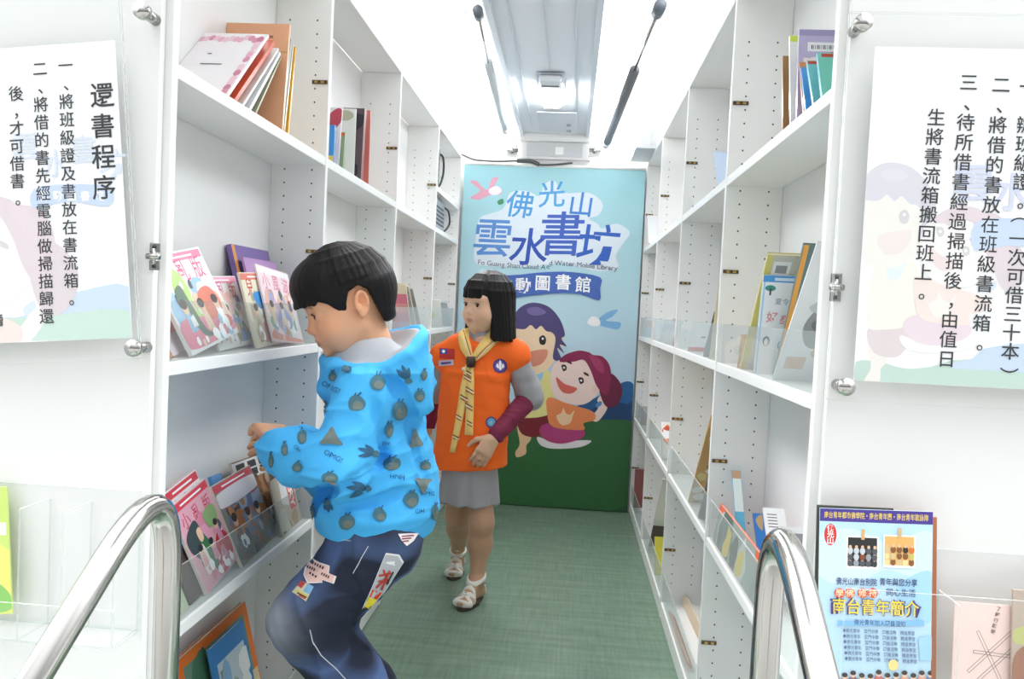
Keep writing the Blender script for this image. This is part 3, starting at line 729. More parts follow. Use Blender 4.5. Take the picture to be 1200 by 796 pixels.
slab('brochure', (-115, 738), (14, 734), (-112, 590), (Y0-.03, Y0-.02), .003, mat('#CBE083', .45), None, 'green and yellow brochure standing in the acrylic tray beside the handrail', 'brochure', art_green, 'printed_page', floorz=zb_l+.0035)
# ================================================================ books
def cloth_board(c): return mat(c, .32, noise=.03, scale=25, coat=.35)
PAGES = mat('#E9E4D6', .8, noise=.08, scale=200)
PLACED = []
def make_book(name, M, wd, ht, t, col, spine, art, lab, group, rest=None, pages=True, cat='book', pcol=None, plabel=None):
    if rest is not None:
        zz = min((M @ Vector((x, y, z))).z for x in (0, wd) for y in (0, t) for z in (0, ht))
        M = Matrix.Translation((0, 0, rest+.0006-zz)) @ M
    # keep the book between guard and back panel and between the two dividers of its bay
    cs = [M @ Vector((x, y, z)) for x in (0, wd) for y in (0, t) for z in (0, ht)]
    sgn = -1 if cs[0].x < 0 else 1; Xf = XL if sgn < 0 else XR; YS = LY if sgn < 0 else RY
    lo, hi = Xf+sgn*.0095, Xf+sgn*(DEP-.0006)
    f_, b_ = (max if sgn < 0 else min)(c.x for c in cs), (min if sgn < 0 else max)(c.x for c in cs)
    dx = (hi-b_) if sgn*(b_-hi) > 0 else ((lo-f_) if sgn*(lo-f_) > 0 else 0)
    cy = sum(c.y for c in cs)/8; bay = max(0, sum(1 for y in YS if y < cy)-1); bay = min(bay, 3)
    y0, y1 = min(c.y for c in cs), max(c.y for c in cs); a0, a1 = YS[bay]+.0195, YS[bay+1]-.005
    dy = (a0-y0) if y0 < a0 else ((a1-y1) if y1 > a1 else 0)
    M = Matrix.Translation((dx, dy, 0)) @ M
    if rest is not None:                          # stand it clear of the books placed before it
        q8 = [Vector((x, y, z)) for x in (0, wd) for y in (-.0012, t+.0004) for z in (0, ht)]
        F8 = [(0, 1, 3), (0, 3, 2), (4, 6, 7), (4, 7, 5), (0, 4, 5), (0, 5, 1), (2, 3, 7), (2, 7, 6), (0, 2, 6), (0, 6, 4), (1, 5, 7), (1, 7, 3)]
        def hit(M_):
            tr_ = BVHTree.FromPolygons([M_ @ v for v in q8], F8); return any(tr_.overlap(o_) for o_ in PLACED)
        yv = Vector((M[0][1], M[1][1], M[2][1])); yv.z = 0
        cand = sorted(((abs(dy_)+1.5*abs(dn_)+(.004 if dn_ < 0 else 0), dy_, dn_) for dy_ in [.003*i for i in range(-22, 23)] for dn_ in [.003*i for i in range(-12, 19)]))
        n_ = 0
        for c_, dy_, dn_ in cand:
            M2 = Matrix.Translation(Vector((0, dy_, 0))+yv*dn_) @ M
            cc = [M2 @ v for v in q8]; yy = [v.y for v in cc]; xx = [sgn*v.x for v in cc]
            if c_ and (max(yy) > a1+.004 or min(yy) < a0-.001 or max(xx) > sgn*hi+.0004 or min(xx) < sgn*lo-.0004): continue
            if not hit(M2): n_ = 1; break
        if n_: M = M2
        PLACED.append(BVHTree.FromPolygons([M @ v for v in q8], F8))
    e = empty(name, M.translation.copy(), label=lab, cat=cat, group=group); L = Matrix.Translation(-M.translation) @ M
    c = .0011 if t > .004 else .0006
    m_ = cloth_board(col); ms = cloth_board(pcol or col)
    b = MB(); b.box((0, 0, 0), (wd, c, ht), m_); b.box((0, t-c, 0), (wd, t, ht), ms)
    if spine == 'l': b.box((0, c, 0), (c, t-c, ht), ms)
    else: b.box((wd-c, c, 0), (wd, t-c, ht), ms)
    b.build('cover', e, L)
    g = .0022
    x0, x1 = (c, wd-g) if spine == 'l' else (g, wd-c)
    b = MB(); b.box((x0, c+.0001, g), (x1, t-c-.0001, ht-g), PAGES)
    b.build('pages', e, L)
    if art:
        a = Art(2e-5, (.0008, wd-.0008, .0008, ht-.0008)); art(a, wd, ht); a.build('cover_print', e, L @ Matrix.Translation((0, -.00015, 0)))
    return e
def flat_book(name, bl, br, tl, t, col, art, lab, group, rest=None, spine='l', pcol=None, cat='book'):
    M, wd, ht = frame_from(at(*bl[:2], X=bl[2]), at(*br[:2], X=br[2]), at(*tl[:2], X=tl[2]))
    return make_book(name, M, wd, ht, t, col, spine, art, lab, group, rest, cat=cat, pcol=pcol)
def row_book(name, s, lo, hi, w, t, col, art, lab, group, rest=None, pcol=None, X=None, cat='book'):
    """a book standing with its spine to the aisle: lo, hi = lower and upper end of the spine in the photograph"""
    X = X if X is not None else (XL-.008 if s < 0 else XR+.008)
    a, b_ = at(*lo, X=X), at(*hi, X=X)
    if s < 0: bl, br, tl = a-Vector((w, 0, 0)), a, b_-Vector((w, 0, 0))
    else: bl, br, tl = a, a+Vector((w, 0, 0)), b_
    M, wd, ht = frame_from(bl, br, tl)
    return make_book(name, M, wd, ht, t, col, 'r' if s < 0 else 'l', art, lab, group, rest, pcol=pcol, cat=cat)
SH4, SH3, SH2, SH1 = LEV[3], LEV[2], LEV[1], LEV[0]
def blot(a, w, h, seed, cols, n=7, z0=.05, z1=.75, s=.16):
    rr = random.Random(seed)
    for i in range(n):
        cx, cz = w*(.12+.76*rr.random()), h*(z0+(z1-z0)*rr.random()); r = w*s*(.6+.8*rr.random())
        pts = [(min(max(cx+r*(.6+.5*rr.random())*math.cos(q*PI/4), w*.015), w*.985), min(max(cz+r*(.7+.7*rr.random())*math.sin(q*PI/4), h*.015), h*.985)) for q in range(8)]
        a.poly(smooth_closed(pts, 3) if False else pts, ink(rr.choice(cols)))
def figure(a, w, h, cx, cz, s, hair, shirt, skin='#EBC3A0'):
    a.poly([(cx-s*.5, cz-s*1.6), (cx+s*.5, cz-s*1.6), (cx+s*.32, cz-s*.3), (cx-s*.32, cz-s*.3)], ink(shirt))
    a.ell(cx, cz, s*.42, s*.5, ink(skin), n=14); a.ell(cx, cz+s*.22, s*.46, s*.34, ink(hair), n=14)
    a.ell(cx-s*.15, cz-s*.02, s*.06, s*.07, ink('#2A2226'), n=8); a.ell(cx+s*.15, cz-s*.02, s*.06, s*.07, ink('#2A2226'), n=8)

# ---- left bookcase, top shelf, first bay
G = 'picture books on the top shelf by the entrance notice'
def art_floral(a, w, h):
    a.rect(0, 0, w, h, ink('#F1ECEE')); P = [(0, .99), (.99, .99), (.99, .02)]
    rr = random.Random(3)
    for i in range(26):
        t = i/25; x, z = (t*2*.95+.03, .90) if t < .5 else (.93, .92-(t-.5)*1.8)
        a.ell(w*x, h*z+rr.uniform(-.03, .03)*h, w*.05, h*.05, ink(rr.choice(['#D98FA6', '#E5AFC0', '#C97A94', '#EBC6D0'])), n=9)
    a.rect(w*.3, h*.45, w*.62, h*.465, ink('#6C6A70')); a.rect(w*.3, h*.62, w*.36, h*.635, ink('#4A484E'))
row_book('picture_book', -1, (266, 117), (314, 46), .132, .006, '#F1ECEE', art_floral, 'white picture book with a pink flower border leaning on the top shelf', G, SH4)
row_book('picture_book', -1, (276, 122), (322, 53), .13, .009, '#D9542F', None, 'orange red book directly behind the one with pink flower border', G, SH4)
row_book('picture_book', -1, (285, 127), (327, 60), .13, .005, '#F0EFEA', None, 'white book with dark line behind the orange red book', G, SH4, pcol='#E8E8E4')
row_book('picture_book', -1, (293, 131), (329, 64), .128, .007, '#E9E9EB', None, 'second white book behind the orange red book', G, SH4)
row_book('picture_book', -1, (300, 135), (330, 68), .128, .004, '#A6A78C', lambda a, w, h: a.rect(w*.02, h*.02, w*.98, h*.98, ink('#A3A58A')), 'olive green book showing its cover between white and grey books', G, SH4)
def art_peach(a, w, h):
    a.rect(w*.0, h*.0, w, h, ink('#EBAF88')); a.rect(w*.25, h*.86, w*.75, h*.885, ink('#B46A4E')); a.rect(0, h*.72, w, h*.735, ink('#C9A060'))
row_book('picture_book', -1, (327, 152), (336, 29), .138, .008, '#EBAF88', art_peach, 'tall peach coloured book standing behind the flower bordered book', G, SH4, pcol='#E9C9A8')
row_book('picture_book', -1, (325, 150), (338, 42), .12, .009, '#A9ACAE', None, 'grey spined book next to the tall peach book', G, SH4)
row_book('picture_book', -1, (331, 154), (342, 48), .12, .006, '#DAD6B8', None, 'pale yellow spined book between grey and amber spines', G, SH4)
row_book('picture_book', -1, (338, 158), (347, 55), .125, .007, '#EFB233', None, 'amber yellow book ending the row on the top shelf', G, SH4)
# ---- left, top shelf, second bay
G = 'books on the top shelf in the second bay'
row_book('picture_book', -1, (391, 196), (393, 151), .10, .008, '#3E93D8', lambda a, w, h: a.rect(0, 0, w, h*.2, ink('#F0D060')), 'small blue book on the top shelf with a yellow foot', G, SH4)
row_book('picture_book', -1, (397, 200), (402, 131), .12, .004, '#EDE6E6', lambda a, w, h: a.blob([(w*.55, h*.7), (w*.8, h*.95), (w*.98, h*.97), (w*.98, h*.75), (w*.7, h*.55)], ink('#C4485C')), 'white book with a red corner on the top shelf', G, SH4)
row_book('picture_book', -1, (402, 203), (405, 160), .12, .011, '#8EA684', lambda a, w, h: a.rect(0, h*.9, w, h, ink('#D9694C')), 'dull green book on the top shelf with red top', G, SH4)
def art_curve(a, w, h):
    a.rect(0, 0, w, h, ink('#EDEDEA'))
    q = smooth_path([(w*.2, h*.96, 0), (w*.55, h*.8, 0), (w*.72, h*.5, 0), (w*.6, h*.2, 0), (w*.35, h*.03, 0)], 6)
    a.line([(v.x, v.y) for v in q], w*.05, ink('#C9C06A')); a.ell(w*.75, h*.9, w*.2, h*.08, ink('#B9B7A0')); a.ell(w*.35, h*.25, w*.12, h*.05, ink('#D9543C'))
row_book('picture_book', -1, (415, 209), (418, 130), .13, .004, '#EDEDEA', art_curve, 'white book with a yellow curving line on its cover', G, SH4)
row_book('picture_book', -1, (423, 213), (428, 129), .12, .022, '#5C4A50', lambda a, w, h: blot(a, w, h, 5, ['#B4413C', '#3C4A66', '#D0806A', '#2E2A30'], 14, .05, .95), 'thick dark book with a red patterned spine on the top shelf', G, SH4, pcol='#93443F')
row_book('picture_book', -1, (432, 219), (435, 131), .11, .004, '#E58A80', None, 'thin pink book beside the dark patterned spine', G, SH4)
# ---- left, last bay: devices
def device(px, py, X, sz, lab, dark):
    p = at(px, py, X=X); e = empty('electronic_unit', p, label=lab, cat='device')
    w_, d_, h_ = sz
    b = MB(); b.box((-w_/2, -d_/2, 0), (w_/2, d_/2, h_), mat(dark, .45), bev=.006); b.build('housing', e)
    b = MB()
    for i in range(5): b.box((w_/2, -d_/2+.03, h_*(.2+.13*i)), (w_/2+.002, d_/2-.03, h_*(.2+.13*i)+h_*.05), DARK)
    b.build('vent_grille', e)
    b = MB(); b.tube(smooth_path([(w_/2-.01, d_*.4, h_*.9), (w_/2+.012, d_*.6, h_*.8), (w_/2+.012, d_*.8, h_*.45), (w_/2-.0, d_*.6, h_*.15), (w_/2-.02, d_*.52, h_*.1)], 6), .005, DARK, 8); b.build('cable', e)
    return e
e = device(511, 215, XL-.075, (.1, .11, .2), 'dark grey electronic unit with looped cable on the highest shelf near the banner', '#70757C'); e.location.z = 1.6206; e.location.y = 3.60
e = device(512, 250, XL-.075, (.1, .3, .15), 'grey electronic unit below the dark one near the banner', '#9A9EA3'); e.location.z = SH4+.0006; e.location.y = 3.70
# ---- left, second shelf, first bay: magazines in plastic sleeves
G = 'magazines on the shelf at the boy\'s face'
def art_mag(title, band, tcol, seed, cols, bg='#F3F1F2', tz=.80, big=None):
    def f(a, w, h):
        a.rect(0, 0, w, h, ink(bg)); a.rect(0, h*.90, w*.98, h*.985, ink(band))
        a.rect(w*.2, h*.93, w*.8, h*.95, ink('#FFFFFF'))
        n = len(title)
        for i, ch in enumerate(title): a.text(ch, w*(.2+.6*i/max(1, n-1)) if n > 1 else w*.5, h*tz, w*.21, ink(tcol), .01)
        blot(a, w, h, seed, cols, 9, .3, .62, .15)
        blot(a, w, h, seed+50, cols+['#F4F0EA', '#5A5A60', '#C98A5A'], 26, .08, .68, .06)
        if big:
            for q in big: a.blob([(w*x, h*z) for x, z in q[1]], ink(q[0]))
        rr = random.Random(seed*3+1)
        for i in range(3): figure(a, w, h, w*(.2+.28*i+.06*rr.random()), h*(.34+.18*rr.random()), w*.13, rr.choice(['#3A2C26', '#5A3A28', '#2A2A30']), rr.choice(cols))
        blot(a, w, h, seed+90, cols+['#FFFFFF'], 14, .04, .3, .05)
    return f
bigA = [('#E0879A', [(.03, .05), (.03, .30), (.3, .34), (.6, .26), (.97, .2), (.97, .06)]), ('#5E7763', [(.2, .62), (.32, .66), (.36, .5), (.42, .2), (.52, .1), (.36, .12), (.26, .3), (.18, .45)]), ('#D9755A', [(.5, .42), (.6, .56), (.8, .58), (.92, .42), (.85, .28), (.6, .25)]), ('#C95C4C', [(.75, .24), (.95, .22), (.95, .12), (.8, .12)])]
def solid_book(name, bl, br, tl, *a, **k):
    M, wd, ht = frame_from(Vector(bl), Vector(br), Vector(tl)); return make_book(name, M, wd, ht, *a, **k)
solid_book('picture_book', (-.692, 1.655, SH3), (-.692, 1.865, SH3), (-.752, 1.63, 1.19), .012, '#7A5FA8', 'l', lambda a, w, h: (a.rect(0, 0, w*.08, h, ink('#E09A4C')), a.rect(w*.12, h*.1, w*.9, h*.8, ink('#8F76BA'))), 'tall purple picture book with an orange spine edge', G, SH3)
solid_book('picture_book', (-.676, 1.67, SH3), (-.676, 1.86, SH3), (-.730, 1.65, 1.165), .005, '#B58CC4', 'l', lambda a, w, h: (a.rect(0, 0, w, h, ink('#B993C8')), a.blob([(w*.5, h*.8), (w*.9, h*.85), (w*.9, h*.7), (w*.55, h*.68)], ink('#7FA88A'))), 'lilac picture book in front of the tall purple one', G, SH3)
flat_book('magazine', (226, 419, -.640), (280, 391, -.655), (171, 303, -.715), .007, '#F0EEF0', art_mag('小亂版', '#E687A8', '#D9668E', 11, ['#9FC3E0', '#B7D77F', '#F0E0E4', '#E9C9B0', '#F6F6F6'], big=bigA), 'white magazine with pink title and an orange creature leaning nearest the notice panel', G, SH3)
flat_book('magazine', (203, 421, -.655), (230, 408, -.70), (160, 330, -.72), .006, '#E89A55', lambda a, w, h: (a.rect(0, 0, w, h, ink('#EBA35E')), a.rect(0, 0, w, h*.35, ink('#E6D3DC')), a.blob([(w*.1, h*.35), (w*.5, h*.5), (w*.9, h*.35), (w*.8, h*.28), (w*.2, h*.28)], ink('#D9543C'))), 'orange and lilac magazine mostly hidden by the notice panel', G, SH3)
flat_book('magazine', (270, 411, -.646), (310, 401, -.655), (234, 323, -.692), .005, '#F3F0F2', art_mag('小亂版', '#EB9DB8', '#D77A9A', 12, ['#E9B27A', '#9FB6DE', '#F0C9C0', '#7FA07A', '#F4EEF0'], big=[('#8FA9D8', [(.4, .1), (.6, .4), (.85, .3), (.9, .08)]), ('#F2F2F4', [(.1, .05), (.3, .3), (.45, .12)])]), 'white magazine with pink title second from the notice panel', G, SH3)
flat_book('picture_book', (318, 399, -.668), (346, 394, -.672), (287, 312, -.715), .010, '#D9CDB8', lambda a, w, h: (a.rect(0, 0, w, h, ink('#DCD3C0')), a.blob([(w*.25, h*.85), (w*.5, h*.9), (w*.5, h*.3), (w*.35, h*.1)], ink('#6E5A3E'))), 'thick cream and brown picture book behind the front pink one', G, SH3)
flat_book('magazine', (300, 408, -.648), (336, 399, -.655), (268, 318, -.688), .005, '#E6DCC2', art_mag('兒玩', '#E07A66', '#C9402E', 13, ['#C9B49A', '#D9D0B8', '#B7A58A'], bg='#E9E0C8', tz=.8, big=[('#2F8FD8', [(.25, .72), (.62, .72), (.7, .55), (.4, .5), (.28, .58)]), ('#E2A79A', [(.2, .08), (.25, .3), (.7, .3), (.9, .1)])]), 'cream magazine with a red title and a blue patch', G, SH3)
flat_book('magazine', (320, 398, -.638), (356, 401, -.638), (300, 307, -.690), .004, '#EFDDE0', art_mag('小風波', '#F2EDEF', '#DB7F98', 14, ['#E7B6A0', '#9FA9D0', '#8FB49A', '#E2CBB0', '#C9A6C0'], bg='#EED9DE', tz=.8, big=[('#8C9CCB', [(.3, .25), (.5, .5), (.7, .4), (.75, .2)]), ('#E58A74', [(.05, .04), (.1, .16), (.3, .1), (.9, .06), (.9, .02)])]), 'pink magazine at the far end of the row in front of the boy', G, SH3)
# ---- left, third shelf, first bay
G = 'magazines on the shelf below the boy\'s hand'
bigB = [('#3E4A4A', [(.05, .62), (.35, .72), (.4, .55), (.2, .4), (.05, .45)]), ('#3F7A4A', [(.3, .45), (.42, .55), (.55, .3), (.5, .1), (.42, .12)]), ('#F0E4D8', [(.2, .42), (.34, .44), (.36, .2), (.2, .15)]), ('#C9322E', [(.6, .3), (.75, .42), (.95, .35), (.95, .12), (.7, .1)]), ('#D94A5E', [(.45, .12), (.7, .2), (.7, .03), (.48, .03)]), ('#8FB070', [(.6, .7), (.9, .72), (.9, .55), (.65, .52)]), ('#EBC0A0', [(.3, .6), (.4, .62), (.42, .5), (.32, .48)])]
flat_book('magazine', (243, 699, -.640), (279, 655, -.650), (206, 590, -.705), .006, '#EFE6E0', art_mag('小亂版', '#D9404E', '#C93A5A', 15, ['#E39AB0', '#D98A9A', '#E8B0A8'], big=bigB, bg='#E3A9B4', tz=.77), 'magazine with red band and children on its cover beside the steel handrail', G, SH2)
flat_book('magazine', (237, 694, -.665), (270, 655, -.675), (198, 578, -.735), .006, '#E4C4C4', art_mag('小亂版', '#D9404E', '#C93A5A', 16, ['#E39AB0', '#D98A9A'], tz=.8), 'magazine with red band directly behind the one with children on its cover', G, SH2)
flat_book('magazine', (228, 703, -.640), (243, 688, -.650), (197, 610, -.70), .007, '#4A3C34', lambda a, w, h: a.rect(0, 0, w, h*.9, ink('#4E4038')), 'dark brown backed magazine next to the steel handrail', G, SH2)
flat_book('magazine', (203, 722, -.640), (222, 705, -.645), (180, 640, -.69), .005, '#C9D3B4', lambda a, w, h: blot(a, w, h, 17, ['#6E9A6A', '#E0C9A0', '#D9A08A', '#8FB48A'], 9, .05, .9), 'green and cream magazine partly behind the steel handrail', G, SH2)
flat_book('magazine', (281, 664, -.640), (322, 626, -.655), (259, 560, -.715), .007, '#E9E2CF', art_mag('知識圈', '#D94A56', '#D9507A', 18, ['#B4703C', '#6C7A9A', '#8A5A3A', '#4A4A4E', '#A9B4C4'], bg='#8C8478', tz=.78, big=[('#EDE6E4', [(.03, .71), (.97, .71), (.97, .88), (.03, .88)]), ('#B87A44', [(.1, .4), (.3, .6), (.5, .5), (.4, .3)]), ('#7A94B8', [(.4, .5), (.6, .52), (.66, .3), (.5, .26)]), ('#6E6A62', [(.1, .05), (.9, .05), (.9, .26), (.1, .26)])]), 'magazine with pink title and brown figures at the middle of the shelf below the hand', G, SH2)
flat_book('magazine', (267, 671, -.650), (277, 660, -.66), (243, 566, -.715), .009, '#EBD9A8', None, 'thin cream magazine between red and blue ones', G, SH2)
flat_book('picture_book', (273, 664, -.66), (284, 655, -.67), (252, 563, -.72), .007, '#4E94CC', lambda a, w, h: a.rect(0, 0, w, h*.3, ink('#C9D046')), 'narrow blue book with a yellow green foot', G, SH2)
def art_grid(a, w, h):
    a.rect(0, 0, w, h, ink('#8A6E52')); a.rect(0, h*.72, w, h*.98, ink('#E9E6E2'))
    for i in range(3):
        for j in range(2): a.rect(w*(.08+.3*i), h*(.75+.11*j), w*(.3+.3*i), h*(.84+.11*j), ink('#35333A'))
    blot(a, w, h, 19, ['#C9A07A', '#6A5040', '#4E5A78', '#B08A60'], 9, .05, .68); blot(a, w, h, 69, ['#E0C9A8', '#3E4A5A', '#8A5A3A', '#C9B49A'], 24, .05, .66, .06)
flat_book('magazine', (310, 632, -.665), (347, 607, -.675), (288, 543, -.725), .006, '#D9D2C4', art_grid, 'brown magazine with black squares along its head', G, SH2)
flat_book('picture_book', (300, 632, -.725), (341, 612, -.725), (272, 531, -.75), .009, '#A9C4A4', lambda a, w, h: (a.rect(0, 0, w, h, ink('#B4CCAE')), a.rect(0, h*.84, w, h*.9, ink('#E3B4A8'))), 'pale green book at the back of the shelf below the hand', G, SH2)
def art_red(a, w, h):
    a.rect(0, 0, w, h, ink('#C9BCA8')); a.poly([(w*.35, h*.95), (w*.75, h*.98), (w*.6, h*.4), (w*.3, h*.5)], ink('#F0EEEA')); a.rect(w*.62, h*.30, w*.92, h*.98, ink('#CF2F2C'))
    for i, ch in enumerate('VERY'): a.text(ch, w*.77, h*(.87-.15*i), w*.26, ink('#F6EFE6'), .03, rot=-PI/2)
    blot(a, w, h, 21, ['#A98A68', '#7A6A5A', '#D9D2C8'], 6, .04, .3)
flat_book('magazine', (331, 627, -.640), (354, 606, -.648), (316, 562, -.675), .004, '#BDA88C', art_red, 'tan magazine with a red lettered stripe under the boy\'s sleeve', G, SH2)
# ---- left, lowest shelf
G = 'large books on the lowest shelf under the boy'
def art_or(a, w, h): a.rect(0, 0, w, h, ink('#E4752E')); a.rect(w*.05, h*.02, w*.93, h*.93, ink('#6E8F7A')); blot(a, w, h, 22, ['#4E7A5E', '#D9C9A0', '#E4A04E', '#35523E'], 10, .1, .85)
solid_book('picture_book', (-.662, 1.44, SH1), (-.662, 1.76, SH1), (-.735, 1.44, .352), .012, '#E4752E', 'l', art_or, 'large orange bordered book on the lowest shelf', G, SH1)
def art_bl(a, w, h):
    a.rect(0, 0, w, h, ink('#3F84C4')); a.rect(w*.1, h*.1, w*.9, h*.86, ink('#C9D6DE')); a.rect(w*.14, h*.66, w*.36, h*.8, ink('#8A8E92')); blot(a, w, h, 23, ['#F0F2F2', '#8FB8D8', '#A9B0B4', '#6E9CC4'], 10, .15, .75)
    for i in range(6): a.line([(w*(.2+.08*i), h*.3), (w*(.24+.08*i), h*(.45+.03*(i % 3))), (w*(.3+.07*i), h*.34)], w*.03, ink('#2A2A2C'))
solid_book('picture_book', (-.638, 1.52, SH1), (-.638, 1.68, SH1), (-.706, 1.52, .345), .008, '#3F84C4', 'l', art_bl, 'blue framed book with black figures leaning on the orange bordered book', G, SH1)
solid_book('picture_book', (-.69, 1.37, SH1), (-.69, 1.60, SH1), (-.752, 1.37, .345), .008, '#D0A090', 'l', lambda a, w, h: a.rect(0, 0, w, h, ink('#C99886')), 'dusty pink book behind the orange bordered book', G, SH1)
# ---- left, second shelf, third and fourth bays
G = 'books on the shelf behind the boy\'s head'
def art_strip(a, w, h):
    for i, c in enumerate(['#B9B0D0', '#C98FA6', '#E69C9C', '#D97A8E', '#EFE3C4']): a.rect(0, h*i/5, w, h*(i+1)/5, ink(c))
row_book('picture_book', -1, (482, 386), (476, 331), .12, .008, '#E9D9C4', art_strip, 'book with pink and cream stripes behind the boy\'s head', G, SH3)
row_book('picture_book', -1, (489, 385), (479, 333), .12, .010, '#C9C2AC', lambda a, w, h: a.rect(w*.6, h*.1, w*.98, h*.9, ink('#B9B9BC')), 'beige and grey book leaning behind the striped one', G, SH3)
row_book('picture_book', -1, (495, 384), (484, 336), .12, .006, '#A8ACAE', None, 'slim grey book leaning on the divider behind the striped one', G, SH3)
row_book('booklet', -1, (519, 381), (516, 349), .12, .006, '#EEEDE6', lambda a, w, h: (a.rect(0, 0, w, h, ink('#F0EFEA')), a.blob([(w*.1, h*.5), (w*.6, h*.6), (w*.7, h*.35), (w*.1, h*.3)], ink('#D5DC6A'))), 'white booklet with a yellow green patch beside the girl\'s face', 'booklets in the bay beside the girl', SH3)
row_book('booklet', -1, (528, 380), (524, 352), .12, .008, '#B9C0C6', None, 'grey booklet beside the girl\'s face', 'booklets in the bay beside the girl', SH3)
# ---- right bookcase, top shelf
G = 'books on the top shelf opposite the boy'
def art_bar(c, c2, zt=.86):
    def f(a, w, h):
        a.rect(0, 0, w, h, ink(c)); a.rect(0, h*.93, w, h, ink(c2)); a.rect(w*.12, h*(zt-.1), w*.62, h*zt, ink('#EDEDEF'))
        for i in range(16): a.rect(w*(.17+.027*i), h*(zt-.075), w*(.17+.027*i+.008+.008*(i % 3 == 0)), h*(zt-.03), ink('#3A3A40'))
        blot(a, w, h, 31, ['#D2464E', '#F0E6E6', '#C9586A'], 6, .62, .72, .1)
    return f
row_book('picture_book', 1, (917, 146), (917, 56), .11, .006, '#A0764E', None, 'brown and yellow spined book at the far end of the top shelf row', G, SH4, pcol='#C9963E')
row_book('picture_book', 1, (926, 139), (925, 33), .12, .007, '#EEF0EA', lambda a, w, h: a.rect(0, h*.93, w, h, ink('#CBE04A')), 'white book with a yellow green head on the top shelf', G, SH4, pcol='#DDE3D0')
row_book('picture_book', 1, (933, 135), (936, 27), .13, .007, '#B9ADD0', art_bar('#BDB2D2', '#9F98BE'), 'tall lavender book with a barcode label on the top shelf', G, SH4)
row_book('picture_book', 1, (937, 131), (932, 70), .12, .004, '#C98A5A', None, 'thin orange brown book in front of the lavender book', G, SH4)
row_book('picture_book', 1, (944, 126), (938, 73), .12, .005, '#3A8FDC', lambda a, w, h: a.rect(0, 0, w, h, ink('#4FA0E2')), 'bright blue book on the top shelf', G, SH4)
row_book('picture_book', 1, (953, 119), (945, 67), .12, .007, '#6FBCC8', lambda a, w, h: (a.rect(0, 0, w, h, ink('#6CBFC6')), a.rect(0, h*.92, w*.4, h, ink('#B4432E')), a.rect(w*.25, h*.72, w*.5, h*.86, ink('#E8ECEA'))), 'turquoise book with a red brown corner on the top shelf', G, SH4)
row_book('picture_book', 1, (963, 111), (957, 58), .12, .008, '#5FB4BC', lambda a, w, h: (a.rect(0, 0, w, h, ink('#6FC2B0')), a.rect(w*.05, h*.90, w, h*.98, ink('#B4432E')), a.rect(w*.3, h*.68, w*.98, h*.86, ink('#E8ECEA')), [a.rect(w*(.36+.04*i), h*.72, w*(.375+.04*i), h*.81, ink('#4A4A4E')) for i in range(14)]), 'sea green book with white label nearest the notice board on the top shelf', G, SH4)
row_book('booklet', 1, (841, 212), (836, 171), .12, .004, '#C2D2EA', lambda a, w, h: (a.rect(0, 0, w, h, ink('#C6D6EE')), a.rect(w*.3, h*.86, w*.7, h*.93, ink('#5A6270')), a.ell(w*.6, h*.68, w*.2, h*.1, ink('#E8D890'))), 'pale blue booklet alone on the top shelf of the second bay', None, SH4)
row_book('booklet', 1, (759, 287), (757, 252), .12, .004, '#F0F0F2', lambda a, w, h: (a.rect(0, 0, w, h, ink('#F2F2F4')), a.rect(0, h*.02, w, h*.07, ink('#D0485A'))), 'white booklet with a red line on the top shelf next to the banner', None, SH4)
# ---- right, second shelf, first bay
G = 'books behind the acrylic guard under the notice with four columns'
def art_camp(a, w, h):
    a.rect(0, 0, w, h, ink('#F4F6F8')); a.rect(0, h*.93, w, h, ink('#4F9FE0')); a.rect(w*.2, h*.945, w*.7, h*.975, ink('#DDEBF6')); a.rect(w*.6, h*.85, w*.98, h*.92, ink('#F4C93A')); a.rect(w*.02, 0, w*.05, h*.93, ink('#A9D4F4'))
    a.text('兒童營', w*.8, h*.885, w*.1, ink('#B4532E'), .02)
    a.ell(w*.14, h*.87, w*.09, h*.03, ink('#3F9A8A')); a.rect(w*.13, h*.8, w*.16, h*.87, ink('#5A4A3A'))
    for i, ch in enumerate('夏令'): a.text(ch, w*(.3+.12*i), h*.74, w*.12, ink('#8A8E9A'), .0)
    for (x, z, ch) in ((.22, .58, '好'), (.45, .55, '學'), (.74, .6, '習')): a.text(ch, w*x, h*z, w*.2, ink('#E59AA2'), .02)
    a.ell(w*.16, h*.34, w*.06, h*.05, ink('#3A3A40')); a.ell(w*.16, h*.33, w*.035, h*.035, ink('#F4F4F4'))
    for dx in (-.07, .07): 
        for r_, c in ((.075, '#2E8FA0'), (.05, '#F4F6F8')): a.ell(w*(.5+dx), h*.3, w*r_, h*.05*r_/.075, ink(c))
    a.rect(w*.38, h*.14, w*.6, h*.24, ink('#3F9AA8'))
row_book('booklet', 1, (883, 433), (895, 317), .118, .003, '#F4F6F8', art_camp, 'white booklet with a blue head strip and red lettering standing behind the guard', G, SH3, X=XR+.011)
def art_bird(a, w, h):
    a.rect(0, 0, w, h, ink('#ECEEF0')); a.blob([(w*.2, h*.45), (w*.45, h*.65), (w*.75, h*.62), (w*.9, h*.45), (w*.7, h*.3), (w*.35, h*.28)], ink('#9A9C9E')); a.blob([(w*.3, h*.45), (w*.5, h*.55), (w*.65, h*.5), (w*.5, h*.38)], ink('#77797C'))
    blot(a, w, h, 35, ['#C9CBCE', '#D9DADC', '#D9C2A8', '#B4B6B9'], 8, .1, .9, .1); a.rect(w*.1, h*.1, w*.4, h*.2, ink('#D9B8A0'))
row_book('booklet', 1, (905, 444), (958, 283), .118, .004, '#ECEEF0', art_bird, 'clear bagged booklet with a grey bird leaning towards the notice board', G, SH3, X=XR+.012)
